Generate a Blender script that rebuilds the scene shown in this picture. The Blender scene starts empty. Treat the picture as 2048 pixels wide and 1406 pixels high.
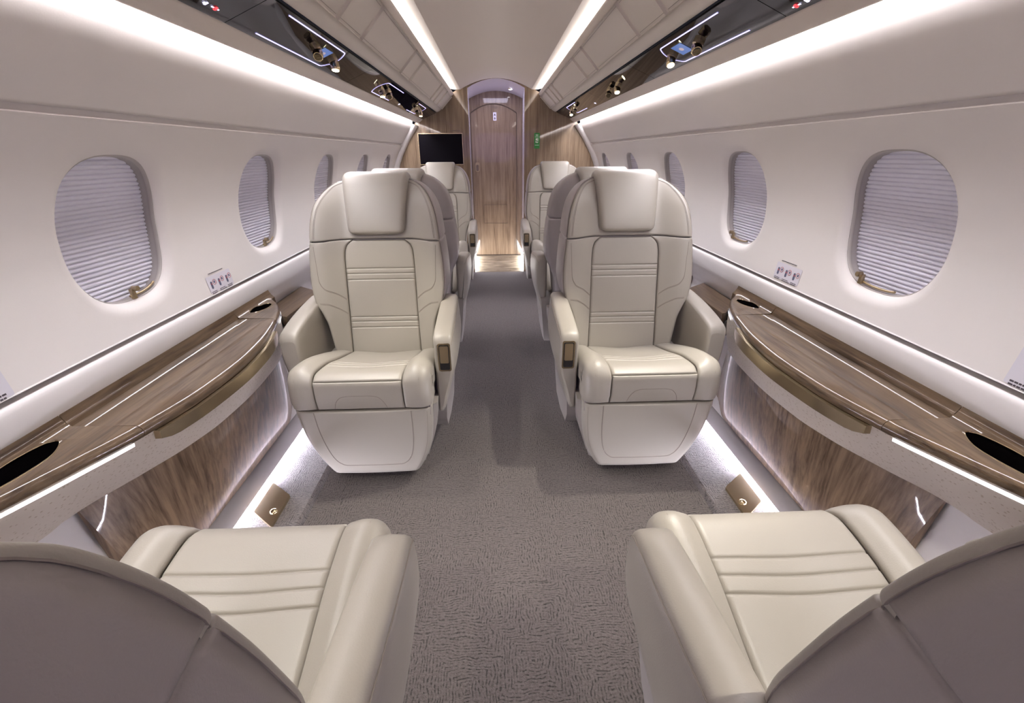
import bpy, math, random
import numpy as np
from mathutils import Matrix, Vector

# ------------------------------------------------------------------ camera, world, exposure
scn = bpy.context.scene
C = scn.collection
FPX, PITCH, YAW, ROLL = 850.0, math.radians(24.92), math.radians(2.0), math.radians(-0.4)
cp, sp, cy_, sy_ = math.cos(PITCH), math.sin(PITCH), math.cos(YAW), math.sin(YAW)
fwd = Vector((sy_*cp, cy_*cp, -sp)); rt = Vector((cy_, -sy_, 0)); up = rt.cross(fwd)
rt2 = rt*math.cos(ROLL) + up*math.sin(ROLL); up2 = rt2.cross(fwd)
cam_d = bpy.data.cameras.new('camera'); cam = bpy.data.objects.new('camera', cam_d); C.objects.link(cam)
cam_d.sensor_width = 36.0; cam_d.lens = 36.0*FPX/2048.0; cam_d.clip_start = 0.02
m = Matrix((rt2, up2, -fwd)).transposed().to_4x4(); m.translation = Vector((-0.03, 0.0, 1.2)); cam.matrix_world = m
scn.camera = cam
w = bpy.data.worlds.new('world'); scn.world = w; w.use_nodes = True
w.node_tree.nodes['Background'].inputs[0].default_value = (0.6, 0.6, 0.8, 1)
w.node_tree.nodes['Background'].inputs[1].default_value = 0.02
vs = scn.view_settings
vs.view_transform = 'Standard'; vs.look = 'None'; vs.gamma = 1.0; vs.use_curve_mapping = False
vs.exposure = 0.0
# light levels (lamps of the cabin)
E_CEIL, E_WALL, E_FLOOR, E_TABLE, E_BAR, E_VEST = 21.0, 112.0, 340.0, 3.0, 2.6, 40.0
P_SPOT = 25.0
YS = 0.10      # forward end of the cabin light strips
COL_STRIP = (1.0, 0.955, 0.95); COL_WASH = (0.985, 0.95, 1.0); COL_LED = (0.86, 0.84, 1.0)

def area(name, loc, rot, sx, sy, power, col):
    l = bpy.data.lights.new(name, 'AREA'); l.shape = 'RECTANGLE'; l.size = sx; l.size_y = sy
    l.energy = power; l.color = col
    o = bpy.data.objects.new(name, l); C.objects.link(o); o.location = loc; o.rotation_euler = rot
    return o
def spot(name, loc, target, power, col, ang=60, blend=0.4, rad=0.012):
    l = bpy.data.lights.new(name, 'SPOT'); l.energy = power; l.color = col
    l.spot_size = math.radians(ang); l.spot_blend = blend; l.shadow_soft_size = rad
    o = bpy.data.objects.new(name, l); C.objects.link(o); o.location = loc
    d = Vector(target) - Vector(loc); o.rotation_euler = d.to_track_quat('-Z', 'Y').to_euler()
    return o
# unseen area lamp added behind the camera, tints the near surfaces violet
area('violet_fill', (0, -1.35, 1.35), (math.radians(90), 0, 0), 1.5, 0.7, 3.2, (0.52, 0.38, 1.0))

# ------------------------------------------------------------------ materials
def newmat(name):
    mt = bpy.data.materials.new(name); mt.use_nodes = True
    nt = mt.node_tree; return mt, nt, nt.nodes['Principled BSDF']
def N(nt, t, **kw):
    n = nt.nodes.new(t)
    for k, v in kw.items():
        if k in n.inputs.keys() if hasattr(n.inputs, 'keys') else False: n.inputs[k].default_value = v
        else: setattr(n, k, v)
    return n
def simple(name, col, rough=0.5, metal=0.0, coat=0.0, bump=0.0, bscale=300.0, coatr=0.05, var=0.0):
    mt, nt, b = newmat(name)
    b.inputs['Base Color'].default_value = (*col, 1); b.inputs['Roughness'].default_value = rough
    b.inputs['Metallic'].default_value = metal
    b.inputs['Coat Weight'].default_value = coat; b.inputs['Coat Roughness'].default_value = coatr
    tc = N(nt, 'ShaderNodeTexCoord')
    if var > 0:
        nz = N(nt, 'ShaderNodeTexNoise'); nz.inputs['Scale'].default_value = 6; nz.inputs['Detail'].default_value = 3
        nt.links.new(tc.outputs['Object'], nz.inputs['Vector'])
        hs = N(nt, 'ShaderNodeMapRange'); hs.inputs['To Min'].default_value = 1-var; hs.inputs['To Max'].default_value = 1+var
        nt.links.new(nz.outputs[0], hs.inputs[0])
        mx = N(nt, 'ShaderNodeVectorMath', operation='SCALE'); mx.inputs[0].default_value = col
        nt.links.new(hs.outputs[0], mx.inputs['Scale']); nt.links.new(mx.outputs[0], b.inputs['Base Color'])
    if bump > 0:
        nz = N(nt, 'ShaderNodeTexNoise'); nz.inputs['Scale'].default_value = bscale; nz.inputs['Detail'].default_value = 4
        nt.links.new(tc.outputs['Object'], nz.inputs['Vector'])
        bp = N(nt, 'ShaderNodeBump'); bp.inputs['Strength'].default_value = bump; bp.inputs['Distance'].default_value = 0.001
        nt.links.new(nz.outputs[0], bp.inputs['Height']); nt.links.new(bp.outputs[0], b.inputs['Normal'])
    return mt
def emis(name, col, s):
    mt, nt, b = newmat(name)
    b.inputs['Base Color'].default_value = (0.05, 0.05, 0.06, 1)
    b.inputs['Emission Color'].default_value = (*col, 1); b.inputs['Emission Strength'].default_value = s
    return mt
def wood(name, scale, dark=(0.115, 0.077, 0.048), light=(0.24, 0.172, 0.113), rough=0.3, wav=1.0):
    """striped oak veneer under clear lacquer; scale = object-space stretch (small along the grain)"""
    mt, nt, b = newmat(name)
    tc = N(nt, 'ShaderNodeTexCoord'); mp = N(nt, 'ShaderNodeMapping'); mp.inputs['Scale'].default_value = scale
    nt.links.new(tc.outputs['Object'], mp.inputs['Vector'])
    n1 = N(nt, 'ShaderNodeTexNoise'); n1.inputs['Scale'].default_value = 1.0; n1.inputs['Detail'].default_value = 6
    n1.inputs['Roughness'].default_value = 0.65; n1.inputs['Distortion'].default_value = 0.6*wav
    n2 = N(nt, 'ShaderNodeTexNoise'); n2.inputs['Scale'].default_value = 4.3; n2.inputs['Detail'].default_value = 3
    nt.links.new(mp.outputs[0], n1.inputs['Vector']); nt.links.new(mp.outputs[0], n2.inputs['Vector'])
    mx = N(nt, 'ShaderNodeMath', operation='MULTIPLY_ADD'); mx.inputs[1].default_value = 0.45
    nt.links.new(n2.outputs[0], mx.inputs[0]); nt.links.new(n1.outputs[0], mx.inputs[2])
    cr = N(nt, 'ShaderNodeValToRGB'); cr.color_ramp.elements[0].position = 0.53; cr.color_ramp.elements[1].position = 0.86
    cr.color_ramp.elements[0].color = (*dark, 1); cr.color_ramp.elements[1].color = (*light, 1)
    e = cr.color_ramp.elements.new(0.70); e.color = (*[(a*0.45+c*0.55) for a, c in zip(dark, light)], 1)
    nt.links.new(mx.outputs[0], cr.inputs[0]); nt.links.new(cr.outputs[0], b.inputs['Base Color'])
    b.inputs['Roughness'].default_value = rough; b.inputs['Coat Weight'].default_value = 0.8; b.inputs['Coat Roughness'].default_value = 0.03; b.inputs['Specular IOR Level'].default_value = 0.2
    return mt
def carpet(name):
    mt, nt, b = newmat(name)
    tc = N(nt, 'ShaderNodeTexCoord')
    nd = N(nt, 'ShaderNodeTexNoise'); nd.inputs['Scale'].default_value = 16; nd.inputs['Detail'].default_value = 2
    nt.links.new(tc.outputs['Object'], nd.inputs['Vector'])
    sb = N(nt, 'ShaderNodeVectorMath', operation='SUBTRACT'); sb.inputs[1].default_value = (0.5, 0.5, 0.5)
    sc = N(nt, 'ShaderNodeVectorMath', operation='SCALE'); sc.inputs['Scale'].default_value = 0.035
    ad = N(nt, 'ShaderNodeVectorMath', operation='ADD')
    nt.links.new(nd.outputs['Color'], sb.inputs[0]); nt.links.new(sb.outputs[0], sc.inputs[0])
    nt.links.new(sc.outputs[0], ad.inputs[0]); nt.links.new(tc.outputs['Object'], ad.inputs[1])
    vo = N(nt, 'ShaderNodeTexVoronoi'); vo.distance = 'CHEBYCHEV'; vo.inputs['Scale'].default_value = 5.2; vo.inputs['Randomness'].default_value = 0.5
    vo.voronoi_dimensions = '2D'
    nt.links.new(ad.outputs[0], vo.inputs['Vector'])
    ml = N(nt, 'ShaderNodeMath', operation='MULTIPLY'); ml.inputs[1].default_value = 150
    nt.links.new(vo.outputs['Distance'], ml.inputs[0])
    sn = N(nt, 'ShaderNodeMath', operation='SINE'); nt.links.new(ml.outputs[0], sn.inputs[0])
    fine = N(nt, 'ShaderNodeTexNoise'); fine.inputs['Scale'].default_value = 160; fine.inputs['Detail'].default_value = 3; fine.inputs['Roughness'].default_value = 0.8
    nt.links.new(tc.outputs['Object'], fine.inputs['Vector'])
    mid = N(nt, 'ShaderNodeTexNoise'); mid.inputs['Scale'].default_value = 85; mid.inputs['Detail'].default_value = 3
    nt.links.new(tc.outputs['Object'], mid.inputs['Vector'])
    def mr(src, a, b_, c=0.0, d=1.0):
        r = N(nt, 'ShaderNodeMapRange'); r.interpolation_type = 'SMOOTHSTEP'
        for k, v in zip(('From Min', 'From Max', 'To Min', 'To Max'), (a, b_, c, d)): r.inputs[k].default_value = v
        nt.links.new(src, r.inputs[0]); return r.outputs[0]
    def mm(op, a, b_):
        r = N(nt, 'ShaderNodeMath', operation=op)
        for k, v in enumerate((a, b_)):
            if isinstance(v, float): r.inputs[k].default_value = v
            else: nt.links.new(v, r.inputs[k])
        return r.outputs[0]
    line = mr(sn.outputs[0], -0.1, 0.9); gate = mr(mid.outputs[0], 0.42, 0.60, 0.15, 1.0)
    dark = mm('MULTIPLY', line, gate)
    grain = mr(fine.outputs[0], 0.3, 0.72)
    val = mm('SUBTRACT', mm('ADD', mm('MULTIPLY', grain, 0.55), 0.45), mm('MULTIPLY', dark, 0.60))
    cr = N(nt, 'ShaderNodeValToRGB'); el = cr.color_ramp.elements
    el[0].position = 0.0; el[0].color = (0.020, 0.016, 0.015, 1); el[1].position = 1.0; el[1].color = (0.138, 0.116, 0.113, 1)
    nt.links.new(val, cr.inputs[0]); nt.links.new(cr.outputs[0], b.inputs['Base Color'])
    b.inputs['Roughness'].default_value = 0.95
    b.inputs['Sheen Weight'].default_value = 0.15
    bp = N(nt, 'ShaderNodeBump'); bp.inputs['Strength'].default_value = 0.6; bp.inputs['Distance'].default_value = 0.004
    nt.links.new(val, bp.inputs['Height']); nt.links.new(bp.outputs[0], b.inputs['Normal'])
    return mt
def ostrich(name):
    mt, nt, b = newmat(name)
    b.inputs['Roughness'].default_value = 0.5
    tc = N(nt, 'ShaderNodeTexCoord')
    vo = N(nt, 'ShaderNodeTexVoronoi'); vo.inputs['Scale'].default_value = 95
    nt.links.new(tc.outputs['Object'], vo.inputs['Vector'])
    cr = N(nt, 'ShaderNodeValToRGB'); cr.color_ramp.elements[0].position = 0.12; cr.color_ramp.elements[1].position = 0.3
    cr.color_ramp.elements[0].color = (0.40, 0.33, 0.24, 1); cr.color_ramp.elements[1].color = (0.60, 0.54, 0.46, 1)
    nt.links.new(vo.outputs['Distance'], cr.inputs[0]); nt.links.new(cr.outputs[0], b.inputs['Base Color'])
    bp = N(nt, 'ShaderNodeBump'); bp.inputs['Strength'].default_value = 0.4; bp.inputs['Distance'].default_value = -0.001
    nt.links.new(cr.outputs[0], bp.inputs['Height']); nt.links.new(bp.outputs[0], b.inputs['Normal'])
    return mt
def marble(name):
    mt, nt, b = newmat(name)
    tc = N(nt, 'ShaderNodeTexCoord'); mp = N(nt, 'ShaderNodeMapping'); mp.inputs['Rotation'].default_value = (0, 0, 0.7); mp.inputs['Scale'].default_value = (3, 14, 3)
    nt.links.new(tc.outputs['Object'], mp.inputs['Vector'])
    n1 = N(nt, 'ShaderNodeTexNoise'); n1.inputs['Scale'].default_value = 1.4; n1.inputs['Detail'].default_value = 7; n1.inputs['Distortion'].default_value = 1.2
    nt.links.new(mp.outputs[0], n1.inputs['Vector'])
    cr = N(nt, 'ShaderNodeValToRGB'); cr.color_ramp.elements[0].position = 0.3; cr.color_ramp.elements[1].position = 0.7
    cr.color_ramp.elements[0].color = (0.11, 0.09, 0.065, 1); cr.color_ramp.elements[1].color = (0.36, 0.31, 0.24, 1)
    nt.links.new(n1.outputs[0], cr.inputs[0]); nt.links.new(cr.outputs[0], b.inputs['Base Color'])
    b.inputs['Roughness'].default_value = 0.25
    return mt

LEATHER = simple('leather', (0.315, 0.289, 0.252), 0.40, bump=0.25, bscale=420, var=0.02)
LEATHER2 = simple('leather_shell', (0.285, 0.255, 0.25), 0.45, bump=0.25, bscale=420, var=0.02)
THREAD = simple('thread', (0.20, 0.17, 0.15), 0.7)
PIPE = simple('seam_shadow', (0.16, 0.13, 0.115), 0.8)
PLASTIC = simple('grey_shell', (0.27, 0.245, 0.23), 0.45)
WALLM = simple('wall_liner', (0.77, 0.735, 0.71), 0.55, bump=0.12, bscale=260, var=0.012)
DADO = simple('side_ledge', (0.74, 0.71, 0.70), 0.5, bump=0.1, bscale=260)
CEILM = simple('ceiling_liner', (0.68, 0.62, 0.56), 0.6, bump=0.1, bscale=260)
BINM = simple('bin_leather', (0.66, 0.61, 0.55), 0.5, bump=0.2, bscale=500)
GREY = simple('grey_skirting', (0.26, 0.24, 0.245), 0.5)
BLACK = simple('black_gloss', (0.004, 0.003, 0.0035), 0.03); BLACK.node_tree.nodes['Principled BSDF'].inputs['Specular IOR Level'].default_value = 0.22
BLACKM = simple('black_matte', (0.012, 0.011, 0.012), 0.5)
SCREEN = simple('screen_black', (0.004, 0.003, 0.005), 0.35)
SCREEN.node_tree.nodes['Principled BSDF'].inputs['Specular IOR Level'].default_value = 0.04
BRASS = simple('brass', (0.56, 0.45, 0.29), 0.22, metal=1.0)
BRASSD = simple('bronze', (0.36, 0.285, 0.18), 0.25, metal=1.0)
BRASSM = simple('brass_satin', (0.46, 0.37, 0.24), 0.33, metal=1.0)
WOODV = wood('oak_vertical', (42, 42, 1.6), wav=0.5)
WOODP = wood('oak_panel', (30, 30, 2.0), dark=(0.068, 0.041, 0.024), light=(0.24, 0.165, 0.105), wav=1.6)
WOODP.node_tree.nodes['Principled BSDF'].inputs['Coat Weight'].default_value = 0.35
WOODL = wood('oak_long', (30, 2.2, 30), dark=(0.038, 0.022, 0.012), light=(0.120, 0.080, 0.047), wav=1.0)
CARPET = carpet('loop_carpet')
OST = ostrich('ostrich_leather')
MARB = marble('stone_floor')
LILAC = simple('white_lacquer', (0.74, 0.71, 0.80), 0.25, coat=0.6)
BLIND = simple('pleated_blind', (0.90, 0.89, 0.97), 0.75)
RUBBER = simple('rim', (0.42, 0.39, 0.37), 0.4)
CARD = simple('card', (0.68, 0.66, 0.72), 0.35)
INK = simple('ink', (0.06, 0.05, 0.06), 0.6)
INKB = simple('ink_blue', (0.10, 0.11, 0.18), 0.6)
INKR = simple('ink_red', (0.45, 0.08, 0.09), 0.6)
INKG = simple('ink_brown', (0.12, 0.085, 0.06), 0.6)
GREEN = simple('green_card', (0.02, 0.22, 0.035), 0.35)
WHITEP = simple('white_print', (0.75, 0.78, 0.75), 0.5)
E1 = emis('strip_light', COL_STRIP, E_CEIL); E2 = emis('wall_strip_light', COL_WASH, E_WALL)
E3 = emis('floor_light', COL_LED, E_FLOOR); E12 = emis('passage_floor_light', (1.0, 0.97, 0.95), E_VEST); E4 = emis('table_light', (0.93, 0.92, 1.0), E_TABLE)
E5 = emis('violet_bar', (0.52, 0.47, 1.0), E_BAR); E6 = emis('spot_face', (1.0, 0.93, 0.6), 14.0)
E7 = emis('touch_face', (0.07, 0.15, 0.42), 1.0); E8 = emis('red_glyph', (1.0, 0.05, 0.06), 2.0)
E9 = emis('white_glyph', (0.75, 0.72, 1.0), 3.0); E10 = emis('vestibule_spot', (0.95, 0.9, 1.0), 25.0)
E11 = emis('screen_glow', (0.55, 0.42, 0.45), 0.8)
GLASS = bpy.data.materials.new('pane_acrylic'); GLASS.use_nodes = True; _nt = GLASS.node_tree; _nt.nodes.clear()
_o = _nt.nodes.new('ShaderNodeOutputMaterial'); _m = _nt.nodes.new('ShaderNodeMixShader'); _t = _nt.nodes.new('ShaderNodeBsdfTransparent'); _g = _nt.nodes.new('ShaderNodeBsdfGlossy'); _f = _nt.nodes.new('ShaderNodeFresnel')
_t.inputs[0].default_value = (0.97, 0.97, 0.98, 1); _g.inputs['Roughness'].default_value = 0.02; _f.inputs[0].default_value = 1.3
_ge = _nt.nodes.new('ShaderNodeNewGeometry'); _sb = _nt.nodes.new('ShaderNodeMath'); _sb.operation = 'SUBTRACT'; _sb.inputs[0].default_value = 1.0; _nt.links.new(_ge.outputs['Backfacing'], _sb.inputs[1]); _mu = _nt.nodes.new('ShaderNodeMath'); _mu.operation = 'MULTIPLY'; _nt.links.new(_f.outputs[0], _mu.inputs[0]); _nt.links.new(_sb.outputs[0], _mu.inputs[1])
_nt.links.new(_mu.outputs[0], _m.inputs[0]); _nt.links.new(_t.outputs[0], _m.inputs[1]); _nt.links.new(_g.outputs[0], _m.inputs[2]); _nt.links.new(_m.outputs[0], _o.inputs[0])

# ------------------------------------------------------------------ object helpers
def wloc(o):
    v = Vector((0, 0, 0))
    while o is not None:
        v += o.location; o = o.parent
    return v
def mesh_obj(name, V, F, mat, parent=None, smooth=True, loc=None, sharp=None):
    V = np.asarray(V, float)
    if parent is not None: off = np.array(wloc(parent))
    elif loc is not None: off = np.array(loc, float)
    else: off = np.zeros(3)
    me = bpy.data.meshes.new(name); me.from_pydata((V-off).tolist(), [], [tuple(int(i) for i in f) for f in F]); me.update()
    me.materials.append(mat)
    if smooth:
        me.shade_smooth()
        if sharp: me.set_sharp_from_angle(angle=math.radians(sharp))
    o = bpy.data.objects.new(name, me); C.objects.link(o)
    if parent is not None: o.parent = parent
    elif loc is not None: o.location = loc
    return o
def thing(name, label, cat, loc=(0, 0, 0), group=None):
    o = bpy.data.objects.new(name, None); C.objects.link(o); o.location = loc; o.empty_display_size = 0.1
    o['label'] = label; o['category'] = cat
    if group: o['group'] = group
    return o
def tag(o, label, cat, group=None):
    o['label'] = label; o['category'] = cat
    if group: o['group'] = group
    return o
def struct(name, V, F, mat, smooth=True, sharp=None):
    o = mesh_obj(name, V, F, mat, None, smooth, sharp=sharp); o['kind'] = 'structure'; return o
class MB:
    def __init__(s): s.V = []; s.F = []
    def add(s, V, F):
        k = len(s.V); s.V += [tuple(v) for v in V]; s.F += [tuple(i+k for i in f) for f in F]; return s
    def box(s, x0, x1, y0, y1, z0, z1):
        return s.add([(x0,y0,z0),(x1,y0,z0),(x1,y1,z0),(x0,y1,z0),(x0,y0,z1),(x1,y0,z1),(x1,y1,z1),(x0,y1,z1)],
                     [(0,3,2,1),(4,5,6,7),(0,1,5,4),(1,2,6,5),(2,3,7,6),(3,0,4,7)])
    def tube(s, pts, r, n=6, closed=False, caps=True):
        pts = [Vector(p) for p in pts]; V = []; F = []; M = len(pts)
        for i, p in enumerate(pts):
            a = pts[(i-1) % M] if (closed or i > 0) else p; b = pts[(i+1) % M] if (closed or i < M-1) else p
            t = (b-a).normalized(); q = Vector((0, 0, 1)) if abs(t.z) < 0.9 else Vector((1, 0, 0))
            u = t.cross(q).normalized(); v = t.cross(u); rr = r[i] if isinstance(r, (list, tuple)) else r
            for k in range(n):
                an = 2*math.pi*k/n; V.append(p + u*rr*math.cos(an) + v*rr*math.sin(an))
        for i in range(M if closed else M-1):
            for k in range(n):
                j = (i+1) % M; F.append((i*n+k, i*n+(k+1) % n, j*n+(k+1) % n, j*n+k))
        if caps and not closed:
            F.append(tuple(range(n))[::-1]); F.append(tuple((M-1)*n+k for k in range(n)))
        return s.add(V, F)
    def frame(s, o, ex, ey, ez, pts, z0, z1):
        """prism of a polygon pts (local 2d) on the plane o, ex, ey, between heights z0 and z1 along ez"""
        n = len(pts); o, ex, ey, ez = map(Vector, (o, ex, ey, ez))
        V = [o+ex*a+ey*b+ez*z0 for a, b in pts]+[o+ex*a+ey*b+ez*z1 for a, b in pts]
        F = [tuple(range(n))[::-1], tuple(range(n, 2*n))]+[(i, (i+1) % n, n+(i+1) % n, n+i) for i in range(n)]
        return s.add(V, F)
    def obj(s, name, mat, parent=None, smooth=False, sharp=35, loc=None):
        return mesh_obj(name, s.V, s.F, mat, parent, smooth, loc, sharp if smooth else None)
STUFF = ('stitching', 'print', 'notice_print', 'wall_notice_print', 'drawing', 'red_marks', 'symbols', 'piping')
def recalc(o):
    import bmesh
    bm = bmesh.new(); bm.from_mesh(o.data); bmesh.ops.recalc_face_normals(bm, faces=bm.faces[:]); bm.to_mesh(o.data); bm.free(); return o
def cr(xs, ys, x):
    """smooth monotone-ish cubic interpolation"""
    xs = np.asarray(xs, float); ys = np.asarray(ys, float); x = np.clip(x, xs[0], xs[-1])
    h = np.diff(xs); d = np.diff(ys)/h; m_ = np.zeros(len(xs)); m_[0] = d[0]; m_[-1] = d[-1]
    for i in range(1, len(xs)-1):
        m_[i] = 0 if d[i-1]*d[i] <= 0 else 2*d[i-1]*d[i]/(d[i-1]+d[i])
    i = np.clip(np.searchsorted(xs, x)-1, 0, len(h)-1); t = (x-xs[i])/h[i]
    return ys[i]*(1+2*t)*(1-t)**2 + h[i]*m_[i]*t*(1-t)**2 + ys[i+1]*t*t*(3-2*t) + h[i]*m_[i+1]*t*t*(t-1)
def edgepts(a, b, ra, rb, n):
    """samples from a to b, dense near the ends (for rolled edges)"""
    L = b-a
    e = np.array([0, .06, .16, .3, .5, .75, 1.0])
    A = a+ra*e; B = b-rb*e[::-1]
    mid = np.linspace(a+ra, b-rb, n)[1:-1]
    return np.concatenate([A, mid, B])
def roll(d, r):
    q = np.clip(1-d/max(r, 1e-6), 0, 1); return r*(1-np.sqrt(1-q*q))
def patch(surf, v0, v1, left, right, rl, rr, rb, rt_, nu=16, nv=30, skirt=0.03, sgn=1, extra=None, vstops=None, skdir=None):
    """upholstered panel: surf(x,v)->point, rolled edges pushed along -normal, closed by a skirt."""
    vs_ = edgepts(v0, v1, rb, rt_, nv)
    if vstops is not None: vs_ = np.unique(np.concatenate([vs_, vstops]))
    rows = []
    uu = None
    for v in vs_:
        l, r_ = left(v), right(v)
        a = min(rl, (r_-l)*0.45); b = min(rr, (r_-l)*0.45)
        rows.append(edgepts(l, r_, a, b, nu))
    X = np.array(rows); Vv = np.repeat(vs_[:, None], X.shape[1], 1)
    P = surf(X, Vv); e = 1e-4
    Pu = (surf(X+e, Vv)-P)/e; Pv = (surf(X, Vv+e)-P)/e
    Nn = np.cross(Pu, Pv); Nn /= np.linalg.norm(Nn, axis=-1, keepdims=True)
    l = X[:, :1]; r_ = X[:, -1:]
    wl = np.minimum(rl, (r_-l)*0.45); wr = np.minimum(rr, (r_-l)*0.45)
    dr = np.sqrt(rollv(X-l, wl)**2 + rollv(r_-X, wr)**2 + rollv(Vv-v0, rb)**2 + rollv(v1-Vv, rt_)**2)
    if extra is not None: dr = dr + extra(X, Vv)
    Q = P - Nn*dr[..., None]
    nvv, nuu = X.shape
    V = Q.reshape(-1, 3).tolist()
    idx = lambda i, j: i*nuu+j
    F = [(idx(i, j), idx(i, j+1), idx(i+1, j+1), idx(i+1, j)) for i in range(nvv-1) for j in range(nuu-1)]
    ring = [(0, j) for j in range(nuu)]+[(i, nuu-1) for i in range(1, nvv)]+[(nvv-1, j) for j in range(nuu-2, -1, -1)]+[(i, 0) for i in range(nvv-2, 0, -1)]
    k = len(V)
    for (i, j) in ring:
        V.append((Q[i, j]-(Nn[i, j] if skdir is None else np.array(skdir))*skirt).tolist())
    n = len(ring)
    for a in range(n):
        b = (a+1) % n
        F.append((idx(*ring[a]), k+a, k+b, idx(*ring[b])))
    return V, F
def rollv(d, r):
    r = np.maximum(r, 1e-6); q = np.clip(1-d/r, 0, 1); return r*(1-np.sqrt(np.clip(1-q*q, 0, 1)))
def grooves(lines, w, depth):
    return lambda X, V: sum(depth*np.exp(-((V-l)/w)**2) for l in lines)
def sstep(a, b, x):
    t = np.clip((x-a)/(b-a), 0, 1); return t*t*(3-2*t)

# ------------------------------------------------------------------ room shell
Y0, Y1 = -1.6, 4.72
DYL = {-1: 0.03, 1: -0.03}
# floor
f = struct('floor', [(-1.1, Y0, 0), (1.1, Y0, 0), (1.1, Y1, 0), (-1.1, Y1, 0), (-1.1, Y0, -.03), (1.1, Y0, -.03), (1.1, Y1, -.03), (-1.1, Y1, -.03)],
       [(0, 1, 2, 3), (7, 6, 5, 4), (0, 4, 5, 1), (1, 5, 6, 2), (2, 6, 7, 3), (3, 7, 4, 0)], CARPET, smooth=False)
# raised carpeted ledge along each wall
for s, nm in ((-1, 'left'), (1, 'right')):
    pr = [(0.742, 0.0), (0.745, 0.022), (0.752, 0.03), (1.0, 0.03), (1.0, 0.0)]
    V = [(s*x, y, z) for y in (Y0, 4.6) for x, z in pr]; n = len(pr)
    F = [(i, i+1, n+i+1, n+i) for i in range(n-1)]+[tuple(range(n)), tuple(range(n, 2*n))]
    recalc(struct('trim_%d' % (1 if s < 0 else 2), V, F, CARPET, smooth=False))

def extrude_profile(name, prof, s, ya, yb, mat, ny=2, sharp=30, st=True, parent=None):
    ys = np.linspace(ya, yb, ny); n = len(prof)
    V = [(s*x, y, z) for y in ys for x, z in prof]
    F = []
    for j in range(ny-1):
        for i in range(n-1):
            q = (j*n+i, j*n+i+1, (j+1)*n+i+1, (j+1)*n+i)
            F.append(q if s > 0 else q[::-1])
    return struct(name, V, F, mat, sharp=sharp) if st else mesh_obj(name, V, F, mat, parent, sharp=sharp)

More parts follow.
